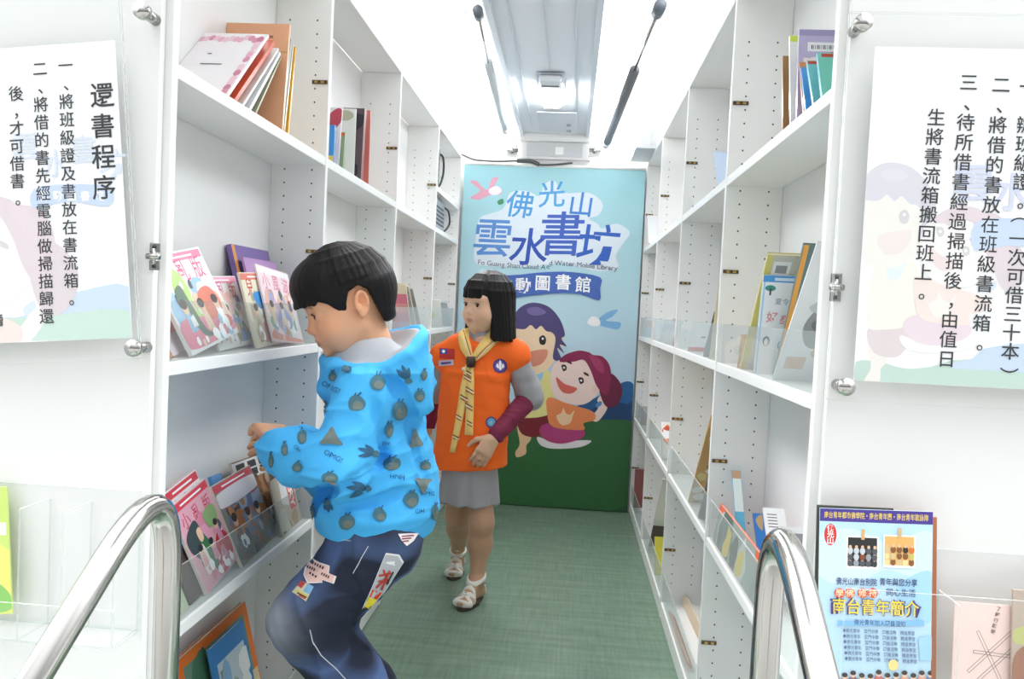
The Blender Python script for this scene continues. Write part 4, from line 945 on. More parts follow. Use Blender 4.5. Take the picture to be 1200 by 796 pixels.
row_book('picture_book', 1, (905, 436), (940, 284), .085, .007, '#5E7470', lambda a, w, h: a.rect(0, 0, w*.12, h, ink('#E0A048')), 'dark teal book with an orange edge leaning behind the bagged booklet', G, SH3, X=XR+.05)
row_book('picture_book', 1, (875, 427), (910, 287), .125, .010, '#D9CF8A', lambda a, w, h: (a.rect(0, 0, w, h, ink('#CFCDBE')), a.rect(0, 0, w*.1, h, ink('#D8CF7A')), a.rect(w*.12, h*.83, w*.4, h*.95, ink('#F1F1EF')), a.rect(w*.17, h*.86, w*.35, h*.92, ink('#9A9A9C'))), 'large grey book with a yellow green edge leaning at the back of the shelf', G, SH3, X=XR+.012, pcol='#D5CC84')
row_book('picture_book', 1, (864, 431), (869, 392), .11, .006, '#DDB27C', lambda a, w, h: blot(a, w, h, 33, ['#E2BE8C', '#D29A60', '#E9D2AC'], 8, .05, .9), 'tan book low behind the acrylic guard', G, SH3, X=XR+.010)
# ---- right, second shelf, further bays
row_book('leaflet', 1, (805, 412), (812, 379), .11, .003, '#F3F3F3', lambda a, w, h: (a.rect(0, 0, w, h, ink('#F4F4F4')), a.rect(0, h*.02, w, h*.17, ink('#E8573A')), a.rect(w*.3, h*.5, w*.42, h*.56, ink('#4A4A50')), a.rect(w*.7, h*.48, w*.82, h*.54, ink('#4A4A50'))), 'white leaflet with an orange red foot behind the guard of the second bay', None, SH3, cat='leaflet')
row_book('picture_book', 1, (823, 424), (836, 374), .11, .008, '#2E2E32', None, 'black book leaning behind the white leaflet with orange red foot', None, SH3)
row_book('picture_book', 1, (829, 420), (843, 308), .10, .006, '#E2CFA0', lambda a, w, h: a.rect(0, 0, w, h, ink('#E4D3A8')), 'tan book leaning on the divider of the second bay', None, SH3)
for i, (lo, hi, lab) in enumerate((((771, 400), (780, 374), 'white leaflet leaning in the third bay furthest into the aisle'), ((778, 403), (788, 373), 'white leaflet leaning in the third bay next to the red one'))):
    row_book('leaflet', 1, lo, hi, .1, .003, '#F2F2F2', lambda a, w, h: a.rect(w*.3, h*.3, w*.9, h*.7, ink('#CDD0D4')), lab, 'white leaflets in the third bay', SH3, cat='leaflet')
row_book('leaflet', 1, (787, 405), (792, 385), .1, .003, '#C4314A', None, 'small crimson leaflet in the third bay', None, SH3, cat='leaflet')
row_book('booklet', 1, (756, 392), (757, 372), .1, .02, '#B9C2C6', lambda a, w, h: a.rect(0, h*.6, w, h, ink('#D98A7A')), 'grey booklet with a salmon head next to the banner', None, SH3, cat='booklet')
# ---- right, third shelf
G = 'books behind the guard at the steel handrail'
solid_book('picture_book', (XR+.0115, 1.955, SH2), (XR+.0115, 1.49, SH2), (XR+.026, 1.955, SH2+.094), .006, '#E86A3E', 'l', lambda a, w, h: (a.rect(0, 0, w, h, ink('#8C948E')), a.rect(0, h*.78, w, h*.97, ink('#E8663A')), a.rect(w*.08, h*.1, w*.25, h*.5, ink('#E9EAE8')), a.rect(w*.36, h*.06, w*.42, h*.66, ink('#C94A3E')), blot(a, w, h, 37, ['#C9CCC6', '#9AA49E', '#E0D9B0', '#5E6E68'], 8, .05, .6), blot(a, w, h, 38, ['#E8C93A', '#3E4A3A'], 6, .15, .6, .06)), 'long picture book with an orange red band behind the guard', G, SH2)
row_book('picture_book', 1, (866, 640), (858, 541), .022, .005, '#5FB4D4', lambda a, w, h: (a.rect(0, h*.5, w, h, ink('#DCE8E4')), a.rect(0, h*.9, w, h, ink('#C9A07A'))), 'thin cyan book standing on the third shelf', G, SH2, X=XR+.05)
row_book('picture_book', 1, (895, 655), (884, 572), .04, .006, '#2E6FB4', lambda a, w, h: (a.rect(0, 0, w, h, ink('#2F78C4')), a.blob([(w*.1, h*.9), (w*.5, h*.98), (w*.4, h*.75)], ink('#B49A6A')), a.blob([(w*.5, h*.5), (w*.9, h*.5), (w*.9, h*.3), (w*.5, h*.3)], ink('#D9508A'))), 'deep blue book with pink patch standing on the third shelf', G, SH2, X=XR+.055)
row_book('picture_book', 1, (912, 668), (896, 560), .045, .006, '#EDEEEE', lambda a, w, h: (a.rect(0, 0, w, h, ink('#F0F0F0')), [a.rect(w*.15, h*(.78+.035*i), w*.6, h*(.79+.035*i), ink('#55565A')) for i in range(5)], [a.rect(w*.2, h*(.55+.035*i), w*.7, h*(.56+.035*i), ink('#55565A')) for i in range(4)]), 'white book with printed labels on the third shelf', G, SH2, X=XR+.06)
row_book('picture_book', 1, (925, 690), (917, 590), .06, .005, '#E6E7E8', lambda a, w, h: a.rect(w*.2, h*.8, w*.8, h*.92, ink('#8A8C90')), 'pale grey book with a label closest to the panel on the third shelf', G, SH2, X=XR+.07)
def art_map(a, w, h): a.rect(0, 0, w, h, ink('#E0B070')); blot(a, w, h, 41, ['#C8702E', '#9A8A8C', '#F0DC9A', '#B45E30', '#8FA068', '#F4F0E4'], 30, .03, .97, .16)
row_book('picture_book', 1, (806, 585), (833, 484), .12, .006, '#DDA95E', art_map, 'orange and tan book leaning on the third shelf of the second bay', None, SH2)
row_book('picture_book', 1, (818, 600), (834, 535), .11, .010, '#4E5258', None, 'dark grey book leaning behind the orange and tan one', None, SH2)
row_book('booklet', 1, (776, 530), (775, 487), .10, .012, '#F0E6D8', lambda a, w, h: (a.rect(0, 0, w, h, ink('#F2EDE6')), blot(a, w, h, 43, ['#E8864A', '#E9C9A0', '#D9543C', '#F4F4F4'], 8, .4, .95)), 'white booklet with orange drawings on the third shelf of the third bay', None, SH2)
row_book('booklet', 1, (750, 500), (751, 478), .10, .010, '#B9B3AC', None, 'grey booklet on the third shelf next to the banner', None, SH2)
# ---- right, lowest shelf
G = 'books on the lowest shelf along the aisle'
flat_book('picture_book', (783, 738, XR+.012), (803, 800, XR+.012), (779, 715, XR+.03), .006, '#E2572E', lambda a, w, h: (a.rect(0, 0, w, h, ink('#E2572E')), a.rect(0, 0, w, h*.4, ink('#F0EDE8'))), 'orange red book lying along the foot of the second bay', G, SH1)
flat_book('picture_book', (786, 690, XR+.07), (812, 750, XR+.07), (781, 662, XR+.085), .02, '#D6C4AC', lambda a, w, h: a.rect(0, 0, w, h, ink('#CDBBA4')), 'thick beige book propped on the lowest shelf of the second bay', G, SH1)
row_book('picture_book', 1, (757, 668), (775, 585), .10, .008, '#E9E4DC', lambda a, w, h: (a.rect(0, 0, w, h, ink('#EDEAE4')), a.rect(0, h*.1, w, h*.4, ink('#5A5048'))), 'white and brown book leaning on the lowest shelf of the third bay', G, SH1)
row_book('picture_book', 1, (766, 690), (766, 645), .09, .012, '#D9CF4A', None, 'yellow green book on the lowest shelf of the third bay', G, SH1)
row_book('picture_book', 1, (741, 600), (744, 555), .10, .012, '#8E4A44', None, 'red brown book on the lowest shelf next to the banner', G, SH1)
# ================================================================ people: smooth implicit bodies meshed into one continuous surface
def smin(a, b, k):
    h = np.clip(.5+.5*(b-a)/k, 0, 1); return b*(1-h)+a*h-k*h*(1-h)
def smax(a, b, k): return -smin(-a, -b, k)
class Sdf:
    def __init__(s, lo, hi, h):
        s.lo = np.array(lo, float); s.h = h; s.n = [int(math.ceil((hi[i]-lo[i])/h))+1 for i in range(3)]
        s.F = np.full(s.n, .5, np.float32)
        s.ax = [s.lo[i]+h*np.arange(s.n[i]) for i in range(3)]
    def win(s, lo, hi):
        a = [max(0, int((lo[i]-s.lo[i])/s.h)) for i in range(3)]; b = [min(s.n[i], int((hi[i]-s.lo[i])/s.h)+2) for i in range(3)]
        if any(b[i] <= a[i] for i in range(3)): return None, None
        sl = tuple(slice(a[i], b[i]) for i in range(3))
        X, Y, Z = np.meshgrid(s.ax[0][sl[0]], s.ax[1][sl[1]], s.ax[2][sl[2]], indexing='ij')
        return sl, np.stack([X, Y, Z], -1).astype(np.float32)
    def apply(s, fn, lo, hi, k=.01, op='add'):
        pad = k+s.h*3; sl, P = s.win([v-pad for v in lo], [v+pad for v in hi])
        if sl is None: return
        d = fn(P); A = s.F[sl]
        if op == 'add': s.F[sl] = smin(A, d, k)
        elif op == 'sub': s.F[sl] = smax(A, -d, k)
        else: s.F[sl] = smax(A, d, k)
    def clip(s, fn, k=.004):
        """intersect everything with fn"""
        P = s.grid(); s.F = smax(s.F, fn(P).astype(np.float32), k)
    def grid(s):
        X, Y, Z = np.meshgrid(*s.ax, indexing='ij'); return np.stack([X, Y, Z], -1).astype(np.float32)
    def cap(s, a, b, ra, rb=None, k=.01, op='add'):
        a = np.array(a, float); b = np.array(b, float); rb = ra if rb is None else rb; R = max(ra, rb)
        def fn(P):
            pa = P-a; ba = b-a; t = np.clip((pa@ba)/max(ba@ba, 1e-9), 0, 1)
            return np.linalg.norm(pa-t[..., None]*ba, axis=-1)-(ra+(rb-ra)*t)
        s.apply(fn, np.minimum(a, b)-R, np.maximum(a, b)+R, k, op)
    def ell(s, c, r, R=None, k=.01, op='add'):
        c = np.array(c, float); r = np.array(r, float); R = np.eye(3) if R is None else np.array(R)
        def fn(P):
            q = (P-c)@R; k0 = np.linalg.norm(q/r, axis=-1); k1 = np.linalg.norm(q/(r*r), axis=-1)
            return k0*(k0-1)/np.maximum(k1, 1e-6)
        ext = np.sqrt(((R*r)**2).sum(1)); s.apply(fn, c-ext, c+ext, k, op)
    def cone(s, a, b, ra, rb, side, k=.01, op='add', rnd=.01, na=None, nb=None):
        """tapered column with elliptical section: ra, rb = (half width along side, half depth); flat ends (normals na, nb)"""
        a = np.array(a, float); b = np.array(b, float); d = b-a; L = np.linalg.norm(d); d = d/L
        u = np.array(side, float); u = u-d*(u@d); u /= np.linalg.norm(u); v = np.cross(d, u)
        na = -d if na is None else np.array(na, float)/np.linalg.norm(na); nb = d if nb is None else np.array(nb, float)/np.linalg.norm(nb)
        def fn(P):
            q = P-a; t = np.clip((q@d)/L, -.2, 1.2); x = q@u; y = q@v
            rx = ra[0]+(rb[0]-ra[0])*t; ry = ra[1]+(rb[1]-ra[1])*t
            e = (np.sqrt((x/rx)**2+(y/ry)**2)-1)*np.minimum(rx, ry)
            return smax(smax(e, q@na, rnd), (P-b)@nb, rnd)
        R = max(ra+rb)+.02; s.apply(fn, np.minimum(a, b)-R, np.maximum(a, b)+R, k, op)
    def mesh(s, iso=0.0, smooth=2):
        """naive surface nets"""
        F = s.F-iso; F[0] = F[-1] = 1; F[:, 0] = F[:, -1] = 1; F[:, :, 0] = F[:, :, -1] = 1
        I = F < 0; nx, ny, nz = F.shape
        cs = [(i, j, k) for i in (0, 1) for j in (0, 1) for k in (0, 1)]
        sub = lambda A, c: A[c[0]:nx-1+c[0], c[1]:ny-1+c[1], c[2]:nz-1+c[2]]
        cnt = sum(sub(I, c).astype(np.int8) for c in cs); act = (cnt > 0) & (cnt < 8)
        ids = np.argwhere(act); idx = np.full(act.shape, -1, np.int64); idx[act] = np.arange(len(ids))
        V = np.zeros((len(ids), 3)); N = np.zeros(len(ids))
        val = {c: F[ids[:, 0]+c[0], ids[:, 1]+c[1], ids[:, 2]+c[2]] for c in cs}
        for c in cs:
            for ax in range(3):
                if c[ax] == 0:
                    c2 = tuple(1 if q == ax else c[q] for q in range(3)); a, b = val[c], val[c2]; m_ = (a < 0) != (b < 0)
                    t = np.where(m_, a/np.where(m_, a-b, 1), 0); p = np.tile(np.array(c, float), (len(ids), 1)); p[:, ax] += t
                    V += p*m_[:, None]; N += m_
        V = (ids+V/np.maximum(N, 1)[:, None])*s.h+s.lo
        faces = []
        for ax in range(3):
            o1, o2 = [q for q in range(3) if q != ax]
            sl0 = [slice(None)]*3; sl1 = [slice(None)]*3; sl0[ax] = slice(0, -1); sl1[ax] = slice(1, None)
            a = I[tuple(sl0)]; b = I[tuple(sl1)]
            E_ = np.argwhere(a != b); inside = a[tuple(E_.T)]
            ok = (E_[:, o1] > 0) & (E_[:, o2] > 0); E_ = E_[ok]; inside = inside[ok]
            q = []
            for d1, d2 in ((-1, -1), (0, -1), (0, 0), (-1, 0)):
                e = E_.copy(); e[:, o1] += d1; e[:, o2] += d2; q.append(idx[tuple(e.T)])
            q = np.stack(q, 1); flip = inside if ax != 1 else ~inside
            q[~flip] = q[~flip][:, ::-1]; faces.append(q)
        Q = np.concatenate(faces); Q = Q[(Q >= 0).all(1)]
        for it in range(smooth):
            S = np.zeros_like(V); C = np.zeros(len(V))
            for i in range(4):
                j = (i+1) % 4; np.add.at(S, Q[:, i], V[Q[:, j]]); np.add.at(S, Q[:, j], V[Q[:, i]]); np.add.at(C, Q[:, i], 1); np.add.at(C, Q[:, j], 1)
            V = V+(.5 if it % 2 == 0 else -.35)*(S/np.maximum(C, 1)[:, None]-V)
        return V, Q
def vnormals(V, Q):
    n = np.cross(V[Q[:, 2]]-V[Q[:, 0]], V[Q[:, 3]]-V[Q[:, 1]]); N = np.zeros_like(V)
    for i in range(4): np.add.at(N, Q[:, i], n)
    return N/np.maximum(np.linalg.norm(N, axis=1), 1e-12)[:, None]
def wob(P, f, seed=0, n=5):
    """cheap smooth noise in about -1..1"""
    rr = np.random.RandomState(seed); o = np.zeros(len(P))
    for i in range(n):
        d = rr.normal(size=3); d /= np.linalg.norm(d); o += np.sin(P@d*f*(.7+.6*rr.rand())+rr.rand()*6.28)
    return o/n**.5*.7
def link_mesh(name, V, Q, mats, parent=None, col=None, mi=None, origin=None):
    me = bpy.data.meshes.new(name); org = np.array(origin if origin is not None else (0, 0, 0))
    me.vertices.add(len(V)); me.vertices.foreach_set('co', (V-org).astype(np.float32).ravel())
    me.loops.add(Q.size); me.loops.foreach_set('vertex_index', Q.astype(np.int32).ravel())
    me.polygons.add(len(Q)); me.polygons.foreach_set('loop_start', np.arange(0, Q.size, 4, dtype=np.int32)); me.polygons.foreach_set('loop_total', np.full(len(Q), 4, np.int32))
    me.polygons.foreach_set('use_smooth', np.ones(len(Q), bool))
    for m_ in mats: me.materials.append(m_)
    if mi is not None: me.polygons.foreach_set('material_index', mi.astype(np.int32))
    me.update(calc_edges=True); me.validate()
    if col is not None:
        ca = me.color_attributes.new('Col', 'FLOAT_COLOR', 'POINT'); c4 = np.ones((len(V), 4), np.float32); c4[:, :3] = col; ca.data.foreach_set('color', c4.ravel())
    o = bpy.data.objects.new(name, me); COL.objects.link(o)
    if parent is not None: o.parent = parent
    return o
def vcol_mat(name, rough=.5, sss=0.0, bump=0, scale=300, sheen=0):
    mt = bpy.data.materials.new(name); mt.use_nodes = True; n = mt.node_tree; b = n.nodes['Principled BSDF']
    a = n.nodes.new('ShaderNodeVertexColor'); a.layer_name = 'Col'; n.links.new(a.outputs['Color'], b.inputs['Base Color'])
    b.inputs['Roughness'].default_value = rough
    if sss: b.inputs['Subsurface Weight'].default_value = sss; b.inputs['Subsurface Radius'].default_value = (.01, .004, .002); b.inputs['Subsurface Scale'].default_value = .6
    if sheen: b.inputs['Sheen Weight'].default_value = sheen
    if bump:
        tc = n.nodes.new('ShaderNodeTexCoord'); nz = n.nodes.new('ShaderNodeTexNoise'); nz.inputs['Scale'].default_value = scale; bp = n.nodes.new('ShaderNodeBump'); bp.inputs['Strength'].default_value = bump; bp.inputs['Distance'].default_value = .001
        n.links.new(tc.outputs['Object'], nz.inputs['Vector']); n.links.new(nz.outputs['Fac'], bp.inputs['Height']); n.links.new(bp.outputs['Normal'], b.inputs['Normal'])
    return mt
SKIN = vcol_mat('skin', .5, .12)
def fabric(h, bump=.25, scale=500, rough=.8, noise=.05): return mat(h, rough, noise=noise, scale=scale, bump=bump)
def hair_mat():
    mt = bpy.data.materials.new('black_hair'); mt.use_nodes = True; n = mt.node_tree; b = n.nodes['Principled BSDF']
    b.inputs['Base Color'].default_value = (.009, .008, .0085, 1); b.inputs['Roughness'].default_value = .5; b.inputs['Specular IOR Level'].default_value = .18
    tc = n.nodes.new('ShaderNodeTexCoord'); mp = n.nodes.new('ShaderNodeMapping'); mp.inputs['Scale'].default_value = (420, 420, 28); nz = n.nodes.new('ShaderNodeTexNoise'); nz.inputs['Scale'].default_value = 1; nz.inputs['Detail'].default_value = 3
    bp = n.nodes.new('ShaderNodeBump'); bp.inputs['Strength'].default_value = .5; bp.inputs['Distance'].default_value = .0015
    n.links.new(tc.outputs['Object'], mp.inputs[0]); n.links.new(mp.outputs[0], nz.inputs['Vector']); n.links.new(nz.outputs['Fac'], bp.inputs['Height']); n.links.new(bp.outputs['Normal'], b.inputs['Normal'])
    return mt
HAIR = hair_mat()
def rot_from(fwd, up):
    f = np.array(fwd, float); f /= np.linalg.norm(f); u = np.array(up, float); u = u-f*(u@f); u /= np.linalg.norm(u)
    return np.stack([np.cross(f, u), f, u], 1)      # columns: side, forward, up
def add_head(s, H, R, open_eye=.0055):
    """head of a child about 0.2 m from chin to crown; H = centre between the ears"""
    T = lambda x, y, z: H+R@np.array([x, y, z])
    E = lambda c, r, k=.012, op='add', rz=0, rx=0: s.ell(T(*c), r, R@np.array(Matrix.Rotation(rz, 3, 'Z')@Matrix.Rotation(rx, 3, 'X')), k, op)
    C = lambda a, b, ra, rb=None, k=.01, op='add': s.cap(T(*a), T(*b), ra, rb, k, op)
    E((0, -.004, .035), (.074, .090, .076))                       # cranium
    E((0, .022, -.020), (.066, .059, .060), .03)                  # face
    E((0, .033, -.052), (.048, .042, .036), .03)                  # jaw
    C((0, .064, -.083), (0, .060, -.080), .016, .016, .02)        # chin
    for q in (-1, 1):
        E((q*.037, .049, -.038), (.030, .027, .030), .02)         # cheek
        C((q*.050, -.002, -.045), (q*.032, .04, -.072), .018, .018, .02)   # jaw line
        E((q*.030, .0700, .020), (.024, .010, .012), .02)         # brow
        E((q*.031, .090, -.002), (.013, .013, .0085), .012, 'sub')  # eye socket
        E((q*.0305, .066, -.003), (.0185, .0150, .0135), .006)    # lids over the eyeball
    C((0, .073, -.002), (0, .0865, -.025), .0065, .0085, .016)     # nose
    E((0, .0895, -.0285), (.0090, .0085, .0075), .007)
    for q in (-1, 1):
        E((q*.0085, .0835, -.031), (.0065, .008, .0055), .006)
        E((q*.0045, .0890, -.0365), (.0025, .003, .002), .003, 'sub')
    E((0, .074, -.052), (.020, .013, .013), .014)
    E((0, .0820, -.0530), (.0150, .0065, .0042), .005)            # lips
    E((0, .0805, -.0610), (.0125, .0070, .0048), .005)
    C((-.014, .0885, -.0572), (.014, .0885, -.0572), .0012, .0012, .003, 'sub')
    for q in (-1, 1):                                             # ears
        E((q*.0745, -.014, -.004), (.0070, .0165, .0255), .008, rz=q*-.35, rx=.12)
        E((q*.0815, -.011, .001), (.0072, .0095, .0155), .003, 'sub', rz=q*-.35, rx=.12)
        E((q*.0795, -.006, -.008), (.004, .006, .007), .004, 'add')
        for t in range(7):                                        # rim of the ear
            a0, a1 = -1.2+t*.55, -1.2+(t+1)*.55
            pt = lambda a: (q*(.080+.004*max(0, -math.cos(a))), -.014-.0145*math.cos(a-.2)*.9, -.002+.0225*math.sin(a))
            C(pt(a0+.9), pt(a1+.9), .0030, .0030, .004)
        C((q*.076, -.008, -.027), (q*.0755, -.011, -.023), .0052, .0052, .006)
        # eye opening
        E((q*.0305, .089, -.0030), (.0140, .014, open_eye), .002, 'sub', rz=0)
    return T
def face_colors(P, H, R, base, lip=(.50, .20, .17), brow=True):
    q = (P-H)@R; x, y, z = q[:, 0], q[:, 1], q[:, 2]; col = np.tile(np.array(base, float), (len(P), 1))
    def blend(m_, c): col[:] = col*(1-m_[:, None])+np.array(c)*m_[:, None]
    g = lambda cx, cy, cz, rx, ry, rz: np.clip(1.25-(((x-cx)/rx)**2+((y-cy)/ry)**2+((z-cz)/rz)**2)**.5, 0, 1)**.7
    for sd in (-1, 1):
        blend(np.clip(g(sd*.04, .06, -.036, .035, .04, .03), 0, 1)*.28, (base[0]*1.0, base[1]*.78, base[2]*.72))
        blend(np.clip(g(sd*.08, -.014, -.004, .02, .03, .04)*.3, 0, 1), (base[0], base[1]*.75, base[2]*.7))
    blend(np.clip(g(0, .09, -.03, .014, .016, .012)*.25, 0, 1), (base[0], base[1]*.75, base[2]*.7))
    m_ = ((np.abs(x)/.016)**2+((z+.0570)/.0078)**2 < 1) & (y > .07); blend(np.where(m_, .75, 0), lip)
    if brow:
        for sd in (-1, 1):
            zz = .0165-.25*(np.abs(x)-.03)**2/.02+.004; m_ = (np.abs(z-zz) < .0032) & (np.abs(x-sd*.031) < .0175) & (y > .04); blend(np.where(m_, .5, 0), (.05, .035, .03))
            pass
    return col
def add_eyes(T, R, parent, gaze=(0, 0), lid=.006):
    for sd, nm in ((-1, 'eye'), (1, 'eye')):
        c = T(sd*.0305, .0676, -.0035); b = MB(); W_ = mat('#EDE9E4', .15, noise=0); I_ = mat('#23150F', .12, noise=0); G_ = mat('#FFFFFF', .1, noise=0)
        bm = bmesh.new(); bmesh.ops.create_uvsphere(bm, u_segments=24, v_segments=16, radius=.0128)
        fw = (R@np.array([gaze[0], 1, gaze[1]])); fw = Vector(fw/np.linalg.norm(fw)); M = Matrix.Translation(Vector(c)) @ fw.to_track_quat('Z', 'Y').to_matrix().to_4x4()
        bm.verts.index_update(); vs = [M @ v.co for v in bm.verts]; lo = [v.co.z for v in bm.verts]
        fs = [[v.index for v in f.verts] for f in bm.faces]; cut = .0128*math.cos(.66)
        b.add(vs, [f for f in fs if min(lo[i] for i in f) < cut-1e-6], W_, True); b.add(vs, [f for f in fs if min(lo[i] for i in f) >= cut-1e-6], I_, True)
        bm.free()
        L_ = mat('#1A1412', .6, noise=0); up = []
        for t in range(9):
            x = (t/8-.5)*.0285; z = -.003+lid*(1-(x/.0160)**2)+.0012; up.append(T(sd*.0305+x, .0676+(.0143**2-min(abs(x)*.85, .0140)**2-0*z)**.5*.75+.0042, z))
        b.tube(up, [.0006, .0011, .0014, .0015, .0015, .0015, .0014, .0011, .0006], L_, 8)
        b.build(nm, parent, Matrix.Translation(-Vector(parent.matrix_local.translation)) if False else None)
def add_hand(s, W, d, n, L, sgn, curl=.35, spread=.10, thumb=.6, k=.005, curls=None):
    """W wrist, d direction of the fingers, n towards the palm side, sgn = +1 when the thumb lies on the side d x n"""
    d = np.array(d, float); d /= np.linalg.norm(d); n = np.array(n, float); n = n-d*(n@d); n /= np.linalg.norm(n); e = np.cross(d, n)*sgn
    P = lambda x, y, z: W+L*(d*x+e*y+n*z)
    rad = L*.062
    for i, (y0, y1, ln) in enumerate(((.17, .20, .40), (.065, .075, .45), (-.045, -.05, .42), (-.14, -.165, .33))):
        s.cap(P(.06, y0*.75, 0), P(.48, y1, -.02), L*.085, L*.078, .012)
        p = P(.49, y1, -.02); cu = (curls[i] if curls else curl); a = cu*.6; dirn = d*1.0+e*spread*(1.2-i)*.8; dirn /= np.linalg.norm(dirn)
        for seg, f in enumerate((.45, .32, .25)):
            dd = dirn*math.cos(a)+n*math.sin(a); q = p+dd*L*ln*f*1.05; s.cap(p, q, rad*(1-.08*seg), rad*(.95-.1*seg), k); p = q; a += cu
    p = P(.12, .20, .03); dd = d*.62+e*.72+n*.25; dd /= np.linalg.norm(dd); q = p+dd*L*.24; s.cap(p, q, L*.09, L*.075, .010)
    d2 = d*(.62+thumb*.3)+e*(.55-thumb*.35)+n*(.2+thumb*.3); d2 /= np.linalg.norm(d2); q2 = q+d2*L*.17; s.cap(q, q2, L*.072, L*.064, k); q3 = q2+(d2*.8+d*.3)*L*.13; s.cap(q2, q3, L*.064, L*.05, k)
def poly_sdf(px, pz, poly):
    d = np.full(px.shape, 1e9, np.float32); ins = np.zeros(px.shape, bool); n = len(poly)
    for i in range(n):
        (x0, z0), (x1, z1) = poly[i], poly[(i+1) % n]; ex, ez = x1-x0, z1-z0; wx, wz = px-x0, pz-z0
        t = np.clip((wx*ex+wz*ez)/max(ex*ex+ez*ez, 1e-12), 0, 1); d = np.minimum(d, (wx-ex*t)**2+(wz-ez*t)**2)
        c = ((z0 <= pz) & (z1 > pz)) | ((z1 <= pz) & (z0 > pz)); xi = x0+(pz-z0)/(ez if abs(ez) > 1e-12 else 1e-12)*ex; ins ^= c & (px < xi)
    return np.where(ins, -1, 1)*np.sqrt(d)
# ---- prints and badges laid on a garment: each point is carried onto the cloth along the line of sight and lifted off it by a hair
class Cloth:
    def __init__(s, objs, lift=.0012):
        V = []; F = []; bpy.context.view_layer.update()
        for o in objs:
            b = len(V); mw = o.matrix_world; V += [mw @ v.co for v in o.data.vertices]; F += [[b+i for i in p.vertices] for p in o.data.polygons]
        s.t = BVHTree.FromPolygons(V, F); s.lift = lift; s.mb = MB(); s.k = 0
    @staticmethod
    def off(o):
        bpy.context.view_layer.update(); return o.matrix_world.translation.copy()
    def hit(s, px, py, extra=0):
        d = ray(px, py).normalized(); h = s.t.ray_cast(Vector((0, 0, CAM_H)), d)
        if h[0] is None: return None
        n = h[1] if h[1].dot(d) < 0 else -h[1]
        return h[0]+n*(s.lift+extra), h[3]
    def put(s, pts, fs, m):
        s.k += 1; out = []; dist = []
        for p in pts:
            h = s.hit(p[0], p[1], s.k % 12*.0003)
            out.append(h[0] if h else None); dist.append(h[1] if h else 0)
        ok = [f for f in fs if all(out[i] is not None for i in f) and max(dist[i] for i in f)-min(dist[i] for i in f) < .03]
        if not ok: return
        use = sorted({i for f in ok for i in f}); mp = {i: j for j, i in enumerate(use)}
        s.mb.add([out[i] for i in use], [[mp[i] for i in f] for f in ok], m, True)
    def blob(s, cx, cy, pts, m, n=4, rings=3):
        """pts: outline offsets in pixels around (cx, cy)"""
        q = smooth_closed(pts, n); N = len(q); V = [(cx, cy)]; F = []
        for r in range(1, rings+1): V += [(cx+p[0]*r/rings, cy+p[1]*r/rings) for p in q]
        for i in range(N): F.append((0, 1+i, 1+(i+1) % N))
        for r in range(rings-1):
            for i in range(N): j = (i+1) % N; F.append((1+r*N+i, 1+(r+1)*N+i, 1+(r+1)*N+j, 1+r*N+j))
        s.put(V, F, m)
    def poly(s, pts, m):
        cx = sum(p[0] for p in pts)/len(pts); cy = sum(p[1] for p in pts)/len(pts); V = [(cx, cy)]; F = []
        q = []
        for a, b in zip(pts, pts[1:]+pts[:1]):
            k = max(1, int(math.hypot(b[0]-a[0], b[1]-a[1])/3)); q += [(a[0]+(b[0]-a[0])*i/k, a[1]+(b[1]-a[1])*i/k) for i in range(k)]
        N = len(q)
        for r in (1, 2, 3): V += [(cx+(p[0]-cx)*r/3, cy+(p[1]-cy)*r/3) for p in q]
        for i in range(N): F.append((0, 1+i, 1+(i+1) % N))
        for r in (0, 1):
            for i in range(N): j = (i+1) % N; F.append((1+r*N+i, 1+(r+1)*N+i, 1+(r+1)*N+j, 1+r*N+j))
        s.put(V, F, m)
    def line(s, pts, w, m):
        V = []; F = []; q = []
        for a, b in zip(pts[:-1], pts[1:]):
            k = max(1, int(math.hypot(b[0]-a[0], b[1]-a[1])/3)); q += [(a[0]+(b[0]-a[0])*i/k, a[1]+(b[1]-a[1])*i/k) for i in range(k)]
        q.append(pts[-1])
        for i, p in enumerate(q):
            a = q[max(i-1, 0)]; b = q[min(i+1, len(q)-1)]; dx, dy = b[0]-a[0], b[1]-a[1]; L = math.hypot(dx, dy) or 1
            V += [(p[0]-dy/L*w/2, p[1]+dx/L*w/2), (p[0]+dy/L*w/2, p[1]-dx/L*w/2)]
        F = [(2*i, 2*i+1, 2*i+3, 2*i+2) for i in range(len(q)-1)]; s.put(V, F, m)
    def text(s, st, cx, cy, size, m, rot=0, bold=.0):
        vs, fs = text_geo(st, bold); c, k = math.cos(rot), math.sin(rot); s.k = 5
        s.put([(cx+(v[0]*c+v[1]*k)*size, cy+(v[0]*k-v[1]*c)*size) for v in vs], fs, m)
    def build(s, name, parent):
        if s.mb.f: return s.mb.build(name, parent, Matrix.Translation(-Cloth.off(parent)))
A_ = lambda px, py, Y: np.array(at(px, py, Y=Y))
